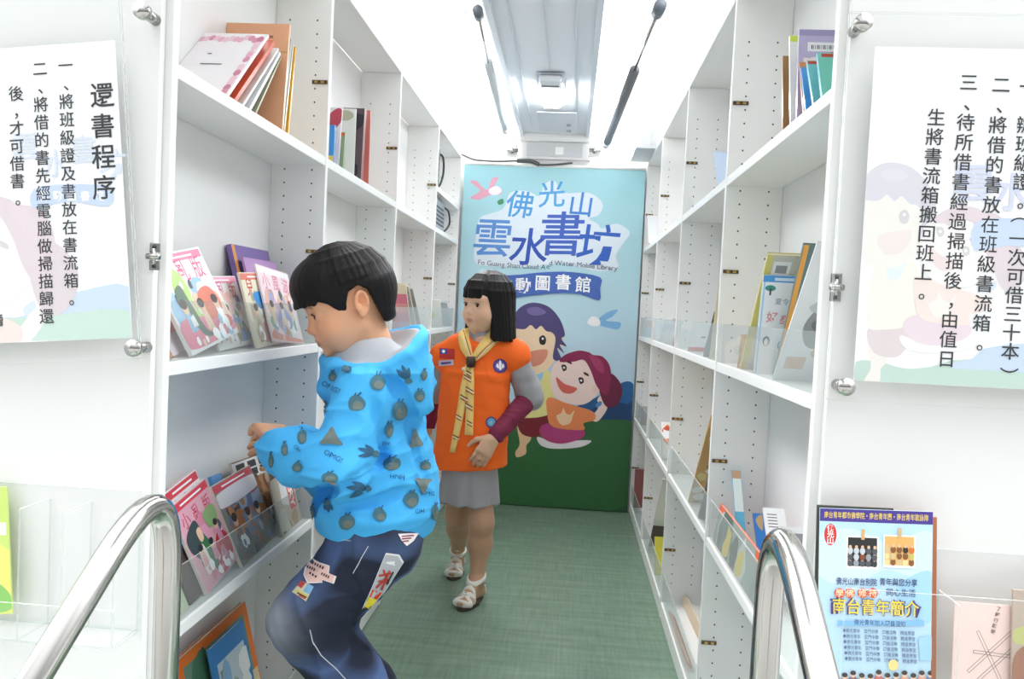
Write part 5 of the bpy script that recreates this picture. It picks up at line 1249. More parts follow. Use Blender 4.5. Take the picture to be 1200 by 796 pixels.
# ================================================================ the girl in the orange scout vest
def build_girl():
    YG = 2.82
    root = empty('person', (at(548, 690, Z=0).x, at(548, 690, Z=0).y, 0), label='girl in an orange scout vest and yellow neckerchief standing before the banner', cat='person'); O = np.array(root.location)
    H = A_(571.5, 357, YG); R = rot_from((-.66, -.75, -.02), (.045, 0, 1))
    side = np.array([-.97, .22, 0.0])                         # towards her right hand
    fwd = np.array([-.22, -.97, 0])
    h = .0032
    nb = A_(566, 393, YG+.01); ch = A_(558, 440, YG+.01); hp = A_(550, 530, YG+.01)
    s = Sdf((O[0]-.24, 2.55, -.012), (O[0]+.34, 3.30, 1.25), h)
    T = add_head(s, H, R, .0074)
    s.cap(T(0, -.012, -.05), nb+np.array([0, 0, -.02]), .038, .042, .02)
    s.cone(nb, hp, (.085, .055), (.088, .068), side, .03, rnd=.02)
    shL = A_(604, 418, YG); elL = A_(622, 466, YG+.03); wrL = A_(578, 514, YG-.10)
    shR = A_(523, 420, YG+.05); elR = A_(507, 463, YG+.10); wrR = A_(500, 505, YG+.14)
    for a, b, c in ((shL, elL, wrL), (shR, elR, wrR)):
        s.cap(nb+(a-nb)*.5, a, .045, .036, .03); s.cap(a, b, .036, .028, .02); s.cap(b, c, .028, .020, .015)
    add_hand(s, wrL, A_(561, 541, YG-.118)-wrL, np.array([-.1, 1, .1]), .125, -1, curl=.25, spread=.04, thumb=.75)
    add_hand(s, wrR, A_(498, 545, YG+.14)-wrR, np.array([1, 0, 0]), .12, 1, curl=.3)
    # legs and feet: her left foot (nearer) a step in front of the right
    toeL = np.array(at(538, 714, Z=.012)); heelL = np.array(at(561, 694, Z=.022)); toeR = np.array(at(531, 676, Z=.012)); heelR = np.array(at(537, 660, Z=.022))
    feet = []
    for hip, knee, toe, heel, an in ((A_(562, 545, YG+.01), A_(564, 612, YG-.01), toeL, heelL, (557, 686)), (A_(535, 545, YG+.02), A_(536, 604, YG+.10), toeR, heelR, (533, 655))):
        d = toe-heel; d[2] = 0; d /= np.linalg.norm(d); L = .165; heel = heel.copy(); toe = heel+d*L
        heel[2] = .034; an3 = heel+d*.022+np.array([0, 0, .045])
        s.cap(hip, knee, .056, .044, .03); calf = knee*.62+an3*.38+np.array([0, .014, 0])
        s.cap(knee, calf, .040, .043, .03); s.cap(calf, an3, .040, .026, .03); s.ell(knee+np.array([0, -.012, 0]), (.036, .034, .042), k=.02)
        s.cap(an3, heel+np.array([0, 0, -.004]), .025, .023, .015); ball = heel+d*(L*.62); ball[2] = .027; tip = heel+d*(L*.86); tip[2] = .023
        s.cap(an3+d*.012-np.array([0, 0, .008]), ball, .025, .019, .02); u = np.array([-d[1], d[0], 0])
        s.cap(heel-np.array([0, 0, .008]), ball, .021, .019, .015)
        for i in range(5):
            o = (i-2)*.0125; s.cap(ball+u*o*.8, tip+u*o-d*(abs(i-1.6)*.006), .0125, .0088 if abs(i-2) < 2 else .009, .006)
        feet.append((heel, d, u, ball, tip, an3))
    F0 = s.F.copy()
    V, Q = s.mesh(); base = np.array(lin('#DFB496')[:3]); col = face_colors(V, H, R, base, brow=False)
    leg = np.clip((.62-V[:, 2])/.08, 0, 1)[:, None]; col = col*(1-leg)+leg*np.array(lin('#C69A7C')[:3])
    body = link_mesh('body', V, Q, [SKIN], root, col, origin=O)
    for o in (add_eyes_child(T, R, root, O, (-.10, -.03)),): pass
    # sandals: sole and straps shaped on the foot
    SOLE = mat('#4A3B30', .6); STR = mat('#E9E4DC', .4, noise=.04); 
    for fi, (heel, d, u, ball, tip, an3) in enumerate(feet):
        e = empty('sandal', tuple(heel-O)); e.parent = root; eo = O+np.array(e.location)
        b = MB(); n = 28; ring = []
        for i in range(n):
            a = 2*PI*i/n; t = math.cos(a); L = .178; w_ = (.031-.004*t*0) if t > 0 else .027
            p = heel+d*(L*.47+L*.5*t-.018)+u*(w_*math.sin(a)*(1.12 if t > 0 else .95)); ring.append(p-eo)
        top = [Vector((p[0], p[1], .013-eo[2])) for p in ring]; bot = [Vector((p[0], p[1], .0008-eo[2])) for p in ring]
        b.add(top+bot, [tuple(range(n)), tuple(range(2*n-1, n-1, -1))]+[(i, n+i, n+(i+1) % n, (i+1) % n) for i in range(n)], SOLE); b.build('sole', e)
        lo = np.minimum(heel, tip)-.05; hi = np.maximum(heel, tip)+np.array([.05, .05, .09])
        sl, P = s.win(lo, hi); f = F0[sl]
        def strap(fn, nm, th=.0034):
            q = Sdf(s.lo+np.array([x.start for x in sl])*h, s.lo+np.array([x.stop-1 for x in sl])*h, h)
            g = smax(f-th, fn(P).astype(np.float32), .001); q.F = np.pad(g, [(0, q.n[i]-g.shape[i]) for i in range(3)], constant_values=.5) if q.n != list(g.shape) else g.copy()
            # finer copy for a crisp strap
            V_, Q_ = q.mesh(smooth=2)
            if len(Q_): link_mesh(nm, V_, Q_, [STR], e, origin=eo)
        slab = lambda P, c, nn, w_: np.abs((P-c)@(nn/np.linalg.norm(nn)))-w_/2
        ca = an3+np.array([0, 0, .008])
        strap(lambda P: np.maximum(slab(P, ca, np.array([0, 0, 1.0])+d*.30, .013), np.linalg.norm(P-ca, axis=-1)-.055), 'ankle_strap', .0042)
        mid = heel+d*.105; mid[2] = .03
        strap(lambda P: np.maximum(np.maximum(np.minimum(np.minimum(slab(P, mid+d*.006, d+u*.55, .013), slab(P, mid+d*.006, d-u*.55, .013)), np.minimum(slab(P, mid+d*.034, d, .010), slab(P, mid-d*.022, d, .011))), .012-P[..., 2]), np.linalg.norm(P-mid, axis=-1)-.075), 'toe_straps' if False else 'toe_strap', .0044)
        strap(lambda P: np.maximum(np.maximum(slab(P, heel-d*.004, u, .011) if False else slab(P, heel, np.array([0, 0, 1.0]), .03), ((P-heel)@d)+.004), np.linalg.norm(P-heel, axis=-1)-.06), 'heel_strap', .004)
        b = MB()
        c = mid+d*.004; c[2] = .052
        zt = [z for z in np.linspace(.03, .09, 60)]
        for k in range(6):
            a = k*PI/3; pc = Vector(c-eo)+Vector((math.cos(a)*.0075, math.sin(a)*.0075, 0))
            bm = bmesh.new(); bmesh.ops.create_uvsphere(bm, u_segments=8, v_segments=6, radius=.0055)
            b.addbm(bm, STR, Matrix.Translation(pc) @ Matrix.Diagonal((1, 1, .6, 1)), True)
        bm = bmesh.new(); bmesh.ops.create_uvsphere(bm, u_segments=8, v_segments=6, radius=.005); b.addbm(bm, mat('#C9BFB4', .35), Matrix.Translation(Vector(c-eo)+Vector((0, 0, .003))), True)
        b.build('flower_ornament', e)
    # shirt: grey T-shirt sleeves over maroon long sleeves
    for a, b_, c, r0, r1 in ((shL, elL, wrL, .039, .031), (shR, elR, wrR, .036, .029)):
        q = Sdf((O[0]-.26, 2.55, .6), (O[0]+.34, 3.15, 1.0), .004)
        q.cap(b_+(b_-a)*-.03, c+(b_-c)*.10, r0, r1, .01); q.cap(b_+(a-b_)*.25, b_, .034, .036, .01)
        V, Q = q.mesh(); N = vnormals(V, Q); V = V+N*(wob(V, 150, 2)*.0016+(1-np.abs(wob(V*np.array([1, 1, 2.0]), 70, 14)))**3*.002)[:, None]
        link_mesh('long_sleeve', V, Q, [fabric('#7A2042')], root, origin=O)
    q = Sdf((O[0]-.26, 2.55, .6), (O[0]+.34, 3.15, 1.05), .004)
    q.cap(shL+(nb-shL)*.3, shL, .044, .044, .02); q.cap(shL, elL+(shL-elL)*.02, .045, .050, .02)
    q.cap(shR+(nb-shR)*.3, shR, .048, .048, .02); q.cap(shR, elR+(shR-elR)*.08, .048, .045, .02)
    q.cone(nb+np.array([0, 0, .020]), ch, (.056, .052), (.11, .075), side, .02)
    V, Q = q.mesh(); N = vnormals(V, Q); V = V+N*(wob(V, 110, 4)*.002+(1-np.abs(wob(V, 45, 15)))**3*.0035)[:, None]
    link_mesh('t_shirt', V, Q, [fabric('#A09FA2')], root, origin=O)
    # skirt
    q = Sdf((O[0]-.2, 2.6, .28), (O[0]+.28, 3.12, .75), .004)
    sk0 = A_(551, 520, YG+.01); sk1 = A_(549.5, 587, YG+.02)
    q.cone(sk0, sk1, (.098, .085), (.116, .095), side, .01, rnd=.006)
    q.cap(A_(548, 560, YG-.10), A_(547, 600, YG-.12), .006, .016, .02, 'sub')
    V, Q = q.mesh(); N = vnormals(V, Q); th = np.arctan2((V-sk0)@side, (V-sk0)@fwd); fall = np.clip((sk0[2]-V[:, 2])/.2, 0, 1)
    V = V+N*((np.sin(th*7+.6)*.0045+np.sin(th*12+2)*.002)*fall)[:, None]
    link_mesh('skirt', V, Q, [fabric('#A5A1A6', noise=.08)], root, origin=O)
    # orange vest
    q = Sdf((O[0]-.26, 2.55, .42), (O[0]+.34, 3.12, 1.06), .004)
    v0 = A_(561, 400, YG+.01); v1 = A_(551, 546, YG+.01)
    q.cone(v0, A_(557, 440, YG+.01), (.105, .066), (.130, .088), side, .02, rnd=.02)
    q.cone(A_(558, 436, YG+.01), v1, (.129, .088), (.139, .106), side, .015, rnd=.006, nb=(.10, 0, -1))
    for a, w_ in ((shL, .058), (A_(519, 418, YG+.01), .048)): q.cap(nb+(a-nb)*.35+np.array([0, 0, .004]), a+np.array([0, 0, .002]), .046, w_, .025)
    q.cap(A_(569, 372, YG), nb+np.array([0, 0, -.022]), .046, .050, .006, 'sub')
    vx = A_(548, 505, YG-.10); q.cap(A_(538, 526, YG-.10), A_(535, 550, YG-.12), .004, .02, .012, 'sub')
    V, Q = q.mesh(); N = vnormals(V, Q)
    V = V+N*(wob(V*np.array([1, 1, .5]), 45, 9)*.0035+wob(V, 120, 5)*.0012+(1-np.abs(wob(V*np.array([1, 1, .6]), 30, 17)))**4*.004)[:, None]
    vest = link_mesh('vest', V, Q, [fabric('#FB6A18', noise=.03, scale=300)], root, origin=O)
    # neckerchief: rolled collar strips, knot, two tails
    CL = Cloth([vest], .004); YEL = fabric('#F7D27E', noise=.05)
    def on(px, py, lift=.006):
        p = CL.hit(px, py); return p[0] if p else at(px, py, Y=YG-.10)
    e = empty('neckerchief', tuple(np.array(A_(553, 424, YG-.1))-O)); e.parent = root; eo = Vector(O)+e.location
    b = MB()
    def scarf(pts, wd, tail=False):
        P3 = []; Nn = []
        for p in pts:
            h_ = CL.hit(p[0], p[1])
            if h_: P3.append(h_[0]-eo)
            else: P3.append(at(p[0], p[1], Y=p[2] if len(p) > 2 else YG-.06)-eo)
        P3 = smooth_path(P3, 5); k = len(P3)
        ww = [wd[min(int(i/(k-1)*(len(wd)-1)), len(wd)-2)]*(1-((i/(k-1)*(len(wd)-1))-min(int(i/(k-1)*(len(wd)-1)), len(wd)-2)))+wd[min(int(i/(k-1)*(len(wd)-1)), len(wd)-2)+1]*((i/(k-1)*(len(wd)-1))-min(int(i/(k-1)*(len(wd)-1)), len(wd)-2)) for i in range(k)]
        b.ribbon(P3, ww, Vector((-.15, -1, .1)), .006, YEL)
    scarf([(551, 388, YG-.070), (544, 394, YG-.090), (547, 408), (553, 422)], [.020, .040, .040, .020])
    scarf([(590, 385, YG-.035), (580, 394, YG-.075), (566, 409), (554, 423)], [.036, .050, .044, .020])
    scarf([(549, 428), (545, 455), (539, 490), (531, 530)], [.018, .030, .026, .020]); scarf([(553, 428), (552, 450), (551, 480), (550, 510)], [.016, .026, .028, .030])
    o = b.build('cloth', e)
    c2 = Cloth([o], .001); RED = fabric('#A5482A', bump=0); WH = fabric('#F6EBD4', bump=0); DK = fabric('#5A3024', bump=0)
    for (x0, y0, x1, y1) in ((549, 428, 531, 530), (553, 428, 550, 510)):
        for i in range(4):
            t = .14+.23*i; x = x0+(x1-x0)*t; y = y0+(y1-y0)*t
            c2.line([(x-6, y-5), (x+6, y+2)], 1.1, DK); c2.line([(x-6, y-3), (x+6, y+4)], 1.0, WH); c2.line([(x-6, y-1), (x+6, y+6)], 1.1, RED)
    c2.line([(541, 388), (546, 404), (551, 418)], .9, WH); c2.line([(543, 387), (548, 403), (552, 416)], .9, RED); c2.line([(582, 398), (570, 407), (558, 420)], .9, RED); c2.line([(580, 400), (569, 410), (558, 423)], .9, WH)
    c2.build('stripe_print', e)
    b = MB(); kp = on(552.5, 424)-eo; b.tube([kp+Vector((0, -.008, .018)), kp+Vector((0, -.010, 0)), kp+Vector((0, -.008, -.018))], [.015, .018, .015], mat('#3A2A22', .5), 14); b.build('woggle', e)
    b = MB(); kp2 = on(544, 433)-eo; bm = bmesh.new(); bmesh.ops.create_uvsphere(bm, u_segments=10, v_segments=8, radius=.008); b.addbm(bm, WH, Matrix.Translation(kp2), True); b.build('button', e)
    # badges sewn on the vest
    D = Cloth([vest], .0015); I = lambda c: fabric(c, bump=0, noise=.02)
    D.poly([(515, 408), (533, 409), (533, 421), (515, 420)], I('#C8322E')); D.poly([(516, 409), (524.5, 409.3), (524.5, 415.3), (516, 415)], I('#3A4F9E')); D.blob(520, 412, [(2, 0), (0, 2), (-2, 0), (0, -2)], I('#F4F4F6'), 3, 1); D.build('flag_badge', vest)
    D = Cloth([vest], .0015); D.poly([(514, 422.5), (531.5, 421.5), (532, 428), (514.5, 429)], I('#CFC3D8')); D.line([(517, 425.8), (529, 425)], 2.6, I('#6A4A8C')); D.build('name_strip', vest)
    D = Cloth([vest], .0015); rd = lambda r: [(r*math.cos(i*PI/4), r*math.sin(i*PI/4)) for i in range(8)]
    D.blob(586, 429, rd(8.6), I('#4E3A80'), 3); D.blob(586, 429, rd(6.6), I('#6A56A0'), 3)
    D.blob(586, 428, [(0, -6), (1.6, -2.5), (1.3, 1), (1.1, 5.5), (-1.1, 5.5), (-1.3, 1), (-1.6, -2.5)], I('#F6F4FA'), 3); D.blob(582.5, 429, [(0, -3), (1.5, -1), (1.8, 3), (.5, 2.5), (-1.6, .5)], I('#F6F4FA'), 3); D.blob(589.5, 429, [(0, -3), (1.6, .5), (-.5, 2.5), (-1.8, 3), (-1.5, -1)], I('#F6F4FA'), 3); D.build('scout_badge', vest)
    D = Cloth([vest], .0015); D.blob(575.5, 495, rd(6.6), I('#4A3F86'), 3); D.blob(575.5, 495, rd(5), I('#6FB4DC'), 3); D.blob(575.5, 495.5, [(2, -1), (1, 2.5), (-2, 2), (-2.4, -1), (0, -3)], I('#9FD0E8'), 3); D.build('round_badge', vest)
    # bobbed hair with a fringe
    hs = Sdf((-.125, -.135, -.165), (.125, .125, .135), .0026); Z3 = np.eye(3)
    hs.ell((0, -.009, .036), (.0835, .0965, .0855), k=.01)
    hs.cone((0, -.020, .03), (0, -.022, -.128), (.0835, .082), (.103, .080), (1, 0, 0), .02, rnd=.02)
    # face opening: below the fringe and between the side locks
    def face(P):
        x, y, z = P[..., 0], P[..., 1], P[..., 2]; w_ = .061-.10*np.clip(z-.0, 0, 1)
        a = np.abs(x)-w_; b = z-(.026+1.0*x*x); c = .018-y
        return smax(smax(a, b, .006), c, .01)
    hs.apply(face, (-.2, -.0, -.3), (.2, .2, .06), .006, 'sub')
    hs.cap((0, .02, -.07), (0, .05, -.2), .05, .06, .01, 'sub')
    rr = random.Random(5)
    for i in range(210):                                       # locks
        a = rr.uniform(-PI, PI)*.98; top = np.array([math.sin(a)*.02, -.02+math.cos(a)*.02, .122])
        if abs(a) < .62:                                       # fringe
            pts = [np.array([math.sin(a)*.085*math.sin(t), -.002+math.cos(a)*.097*math.sin(t)-.006*(1-math.sin(t)), .036+.0865*math.cos(t)]) for t in (.2, .6, 1.0, 1.35, 1.68)]
        elif abs(a) < .80: continue
        else:
            pts = [np.array([math.sin(a)*.0845*math.sin(t), -.009+math.cos(a)*.0975*math.sin(t), .036+.0865*math.cos(t)]) for t in (.2, .6, 1.0, 1.4)]
            k_ = 1+.13*rr.random(); pts += [np.array([math.sin(a)*.0925, -.019+math.cos(a)*.086, -.05]), np.array([math.sin(a)*.1035, -.021+math.cos(a)*.083, -.118-rr.random()*.012])]
        for p, q_ in zip(pts[:-1], pts[1:]): hs.cap(p*.985+np.array([0, 0, .0005]), q_*.985, .0026, .0022, .006)
    V, Q = hs.mesh(smooth=4); N = vnormals(V, Q); ph = np.arctan2(V[:, 0], V[:, 1]+.02); V = V+N*((np.sin(ph*46+wob(V, 40, 3)*1.5)+.6*np.sin(ph*83+1))*.0003)[:, None]
    link_mesh('hair', H+V@R.T, Q, [HAIR], root, origin=O)
    return root
def add_eyes_child(T, R, root, O, gaze, lid=.0066):
    e0 = len(bpy.data.objects); names = set(o.name for o in bpy.data.objects); add_eyes(T, R, root, gaze, lid)
    for o in bpy.data.objects:
        if o.name not in names: o.matrix_local = Matrix.Translation(-Vector(O))
build_girl()
# ================================================================ the boy in the blue hooded sweatshirt
def build_boy():
    YB_ = 1.59
    org = at(440, 640, Y=1.60)
    root = empty('person', (org.x, org.y, 0), label='boy in a bright blue printed hooded sweatshirt bending to the bookcase', cat='person'); O = np.array(root.location)
    a_ = math.radians(26); pit = math.radians(21)
    f0 = np.array([-math.cos(a_), -math.sin(a_), 0]); up0 = np.array([0, 0, 1.0])
    fwd = f0*math.cos(pit)-up0*math.sin(pit); up = up0*math.cos(pit)+f0*math.sin(pit)
    up = up+np.array([0, .02, 0]); R = rot_from(fwd, up)
    sk = A_(404, 337, YB_); H = sk-R@np.array([0, -.004, .035])
    h = .0026
    s = Sdf((-.74, 1.28, -.01), (-.10, 1.93, 1.25), h)
    T = add_head(s, H, R, .0072)
    nb = A_(440, 418, YB_+.02); hp = A_(440, 615, YB_+.02)
    s.cap(T(0, -.020, -.045), nb+np.array([0, 0, .0]), .040, .046, .025)
    s.cone(nb+np.array([0, 0, -.045]), hp, (.10, .075), (.10, .085), (0, 1, 0), .03, rnd=.02)
    shL = A_(425, 466, YB_-.105); elL = A_(398, 548, YB_-.165); wrL = A_(327, 529, YB_-.115)
    shR = A_(428, 462, YB_+.14); elR = A_(392, 560, YB_+.16); wrR = A_(352, 524, YB_+.15)
    for a, b, c in ((shL, elL, wrL), (shR, elR, wrR)):
        s.cap(nb+(a-nb)*.6+np.array([0, 0, -.025]), a, .036, .036, .03); s.cap(a, b, .038, .030, .02); s.cap(b, c, .030, .022, .015)
    add_hand(s, A_(325, 517, YB_-.105), np.array([-.52, .72, .16]), np.array([-.2, .1, -1]), .135, -1, curl=.42, spread=.06, thumb=.5)
    add_hand(s, wrR, A_(326, 518, YB_+.13)-wrR, np.array([-.3, .6, -.6]), .13, 1, curl=.5)
    hipL = A_(437, 640, YB_-.06); knL = A_(356, 730, YB_-.105); anL = A_(468, 868, YB_-.05)
    hipR = A_(440, 640, YB_+.10); knR = A_(372, 728, YB_+.10); anR = A_(482, 872, YB_+.14)
    for hip, kn, an in ((hipL, knL, anL), (hipR, knR, anR)):
        s.cap(hip, kn, .068, .046, .03); s.cap(kn, an, .046, .028, .03)
        toe = an+np.array([-.085, -.02, 0]); toe[2] = .022; s.cap(an, (an+toe)/2+np.array([.03, 0, -.02]), .028, .024, .02); s.cap((an+toe)/2+np.array([.03, 0, -.02]), toe, .024, .016, .02)
    V, Q = s.mesh(); base = np.array(lin('#E4AA84')[:3]); col = face_colors(V, H, R, base, lip=(.48, .19, .15))
    body = link_mesh('body', V, Q, [SKIN], root, col, origin=O)
    add_eyes_child(T, R, root, O, (-.40, -.22), .0055)
    # jeans
    h2 = .0036
    q = Sdf((-.74, 1.26, .08), (-.08, 1.93, .72), h2)
    q.cone(A_(440, 600, YB_+.02), A_(438, 650, YB_+.02), (.125, .088), (.135, .098), (0, 1, 0), .03, rnd=.02)
    bt = A_(452, 648, YB_-.02)
    for hip, kn, an, sy in ((hipL, knL, anL, -1), (hipR, knR, anR, 1)):
        q.cap(hip+np.array([.010, 0, .01]), kn+(hip-kn)*.25, .088, .068, .03); q.cap(kn+(hip-kn)*.25, kn, .068, .062, .03)
        q.cap(kn, kn*.5+an*.5, .062, .064, .03); q.cap(kn*.5+an*.5, an+(kn-an)*.02, .062, .054, .02)
    for (a, b, r) in (((392, 744), (430, 738), .010), ((388, 760), (440, 772), .007), ((352, 690), (420, 668), .004), ((380, 716), (430, 700), .005), ((340, 770), (392, 790), .006)):
        p0, p1 = A_(*a, YB_-.185), A_(*b, YB_-.17); q.cap(p0, p1, r, r, .014, 'sub')
    V, Q = q.mesh(); N = vnormals(V, Q); V = V+N*(wob(V, 70, 11)*.0025+wob(V, 170, 12)*.0012+(1-np.abs(wob(V, 36, 13)))**4*.005-.002)[:, None]
    c0, c1 = np.array(lin('#161D33')[:3]), np.array(lin('#A9B2C0')[:3]); k0 = kn
    fade = np.exp(-(np.linalg.norm((V-(knL+np.array([-.045, -.035, .01])))/np.array([.05, .06, .075]), axis=1))**2)*.85+np.exp(-(np.linalg.norm((V-(knR+np.array([-.05, -.02, .0])))/np.array([.05, .06, .07]), axis=1))**2)*.6
    n1 = np.clip(wob(V, 55, 21)*.5+wob(V, 140, 22)*.35, 0, 1); n2 = np.clip(wob(V, 30, 23), 0, 1)
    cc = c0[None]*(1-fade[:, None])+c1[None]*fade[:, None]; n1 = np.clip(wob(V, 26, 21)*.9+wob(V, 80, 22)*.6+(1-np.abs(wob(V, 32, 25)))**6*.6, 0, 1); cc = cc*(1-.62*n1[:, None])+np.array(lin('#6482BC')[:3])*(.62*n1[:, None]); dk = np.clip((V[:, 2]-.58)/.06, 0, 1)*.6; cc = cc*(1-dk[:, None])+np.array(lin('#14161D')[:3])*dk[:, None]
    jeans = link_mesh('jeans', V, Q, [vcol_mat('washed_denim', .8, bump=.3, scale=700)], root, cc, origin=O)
    # sports shoes on tiptoe
    for an in (anL, anR):
        e = empty('shoe', tuple(an-O)); e.parent = root; z = Sdf(an-np.array([.19, .1, an[2]+.01]), an+np.array([.1, .1, .08]), .004)
        toe = an+np.array([-.10, -.02, 0]); toe[2] = .030; ball = an+np.array([-.05, -.01, 0]); ball[2] = .034; heel = an+np.array([.012, 0, -.075])
        z.cap(an+np.array([.0, 0, -.02]), heel, .038, .036, .02); z.cap(heel, ball, .036, .034, .02); z.cap(an+np.array([-.01, 0, -.02]), ball, .036, .034, .02); z.cap(ball, toe, .034, .028, .02)
        z.apply(lambda P: .0008-P[..., 2]+0*P[..., 0], an-np.array([.3, .3, an[2]+.05]), an+np.array([.3, .3, .2]), .002, 'int')
        V, Q = z.mesh(); link_mesh('upper', V, Q, [mat('#3A3F4A', .6)], e, origin=an)
        b = MB(); P3 = [Vector(heel-an)+Vector((.02, 0, -.028)), Vector(ball-an)+Vector((.015, 0, -.026)), Vector(toe-an)+Vector((-.02, 0, -.020))]
        b.ribbon(smooth_path(P3, 6), .062, Vector((-.3, 0, 1)), .006, mat('#D9D9D6', .6)); b.build('sole', e)
    # hooded sweatshirt
    BLUE = fabric('#45B4F2', noise=.03, scale=400); LIN = fabric('#B7B9BE', noise=.06, scale=300)
    q = Sdf((-.74, 1.28, .52), (-.10, 1.93, 1.14), .0034)
    c0_ = A_(441, 441, YB_+.015); c1_ = A_(440, 530, YB_+.01); c2_ = A_(442, 596, YB_+.01); c3_ = A_(440, 618, YB_+.01)
    q.cone(c0_, c1_, (.115, .092), (.150, .112), (0, 1, 0), .03, rnd=.03)
    q.cone(A_(441, 520, YB_+.01), c2_, (.150, .114), (.155, .136), (0, 1, 0), .02, rnd=.02)
    q.cone(A_(442, 588, YB_+.01), c3_, (.156, .134), (.140, .122), (0, 1, 0), .012, rnd=.008)
    for a, b, c, in ((shL, elL, wrL), (shR, elR, wrR)):
        q.cap(c0_+(a-c0_)*.45+np.array([0, 0, -.02]), a, .058, .058, .03); q.cap(a, b, .060, .058, .025); q.ell(b+np.array([0, 0, -.004]), (.058, .056, .050), k=.02)
        q.cap(b, c+(b-c)*.25, .054, .054, .025); q.cap(c+(b-c)*.30, c+(b-c)*.02, .055, .050, .012)
    # hood: a bowl hanging behind the neck, open upwards
    rim = [(381, 424, -.015), (398, 431, -.065), (425, 432, -.098), (456, 429, -.100), (482, 414, -.078), (496, 395, -.03), (494, 389, .035), (474, 389, .09), (440, 396, .118), (402, 412, .085), (384, 420, .035)]
    rim = [A_(a, b, YB_+c) for a, b, c in rim]; P_ = [Vector(p) for p in smooth_path(rim+rim[:1], 5)][:-1]; rim = [np.array(p) for p in P_]
    rc = np.mean(rim, 0); nk = A_(424, 403, YB_+.012)
    for p0, p1 in zip(rim, rim[1:]+rim[:1]): q.cap(p0, p1, .0105, .0105, .008)
    for p in rim:
        d = p-rc; d[2] = 0; low = rc+d*.80; low[2] = rc[2]-.075; back = d[0] > .02
        if back: low = low+np.array([.012, 0, -.02])
        q.cap(p, low, .0105, .030, .014)
    q.cap(A_(482, 432, YB_-.05), A_(494, 476, YB_-.055), .030, .016, .02)
    ln = Sdf((-.62, 1.40, .90), (-.18, 1.80, 1.14), .0034)
    for p in rim:
        d = p-rc; dh = d.copy(); dh[2] = 0; dh /= np.linalg.norm(dh)
        top = nk+dh*np.array([.050, .046, 0]); top[2] = nk[2]-.004+.012*max(0, dh[0])
        a = p-dh*.010+np.array([0, 0, -.002]); mid = a*.5+top*.5; mid[2] = min(a[2], top[2])-(.030*max(0, dh[0])+.002)
        ln.cap(a, mid, .0085, .010, .008); ln.cap(mid, top, .010, .009, .008)
    Vl, Ql = ln.mesh(); Nl = vnormals(Vl, Ql); Vl = Vl+Nl*(wob(Vl, 90, 41)*.002)[:, None]
    # seams and folds of the cloth
    yf = YB_-.225
    for pts, r in ((((352, 572), (396, 573), (440, 548), (452, 530)), .008), (((366, 600), (372, 580), (392, 574)), .008), (((440, 470), (448, 510), (446, 540)), .004), (((478, 480), (484, 520), (500, 560)), .006), (((400, 592), (440, 588), (470, 575)), .004), (((452, 440), (470, 462), (490, 500)), .006)):
        hit = []
        for p in pts:
            hit.append(p)
        for p0, p1 in zip(hit[:-1], hit[1:]):
            for k in range(5):
                t0, t1 = k/5, (k+1)/5
                u0 = (p0[0]+(p1[0]-p0[0])*t0, p0[1]+(p1[1]-p0[1])*t0); u1 = (p0[0]+(p1[0]-p0[0])*t1, p0[1]+(p1[1]-p0[1])*t1)
                y0_, y1_ = surf_y(q, *u0), surf_y(q, *u1)
                if y0_ and y1_: q.cap(A_(*u0, y0_-.004), A_(*u1, y1_-.004), r*.7, r*.7, .018, 'sub')
    V, Q = q.mesh(); N = vnormals(V, Q)
    V = V+N*(wob(V*np.array([1, 1, .6]), 60, 31)*.003+wob(V, 130, 32)*.0012+(1-np.abs(wob(V*np.array([.7, .7, 1.2]), 34, 33)))**4*.0075+(1-np.abs(wob(V*np.array([1.2, .7, .8]), 55, 34)))**4*.0035-.004)[:, None]*np.clip((V[:, 2]-c3_[2])/.09, .06, 1)[:, None]
    hood = link_mesh('hooded_sweatshirt', V, Q, [BLUE], root, origin=O)
    link_mesh('hood_lining', Vl, Ql, [LIN], hood)
    hood.children[0].matrix_local = Matrix.Translation(-Vector(O))
    # printed pattern: loose blots, sprigs and small words
    D = Cloth([hood], .0010); G1 = fabric('#44707E', bump=0, noise=.1, scale=120); G2 = fabric('#6E7A76', bump=0, noise=.1, scale=120); G3 = fabric('#2A5C7C', bump=0); INK = fabric('#25527A', bump=0)
    rr = random.Random(9)
    def blotch(cx, cy, rx, ry, rot=0, tri=False):
        n = 3 if tri else 8; pts = []
        for i in range(n):
            a = 2*PI*i/n+rot; k = (1.25 if tri else 1)*(.9+.2*rr.random()); pts.append((rx*k*math.cos(a), ry*k*math.sin(a)))
        if tri: pts = [p for a, b in zip(pts, pts[1:]+pts[:1]) for p in (a, ((a[0]+b[0])/2*.95, (a[1]+b[1])/2*.95))]
        D.blob(cx, cy, pts, G2 if tri else G1, 4, 3)
        if not tri: D.blob(cx+rx*.12, cy+ry*.28, [(p[0]*.62, p[1]*.55) for p in pts], G2, 4, 2); D.line([(cx+rx*.1, cy-ry*.9), (cx+rx*.5, cy-ry*1.35)], 1.5, G3); D.line([(cx-rx*.2, cy-ry*.9), (cx-rx*.05, cy-ry*1.3)], 1.4, G3)
    def sprig(cx, cy, L, rot):
        for da, k in ((-.5, 1), (-.05, 1.05), (.35, .8)):
            a = rot+da; D.blob(cx+math.cos(a)*L*.55*k, cy+math.sin(a)*L*.55*k, [(math.cos(a)*L*.5*k, math.sin(a)*L*.5*k), (-math.sin(a)*2.6, math.cos(a)*2.6), (-math.cos(a)*L*.5*k, -math.sin(a)*L*.5*k), (math.sin(a)*2.6, -math.cos(a)*2.6)], G3, 4, 2)
        D.blob(cx, cy, [(5, 1), (0, 4), (-4, 1), (0, -4)], G1, 4, 2)
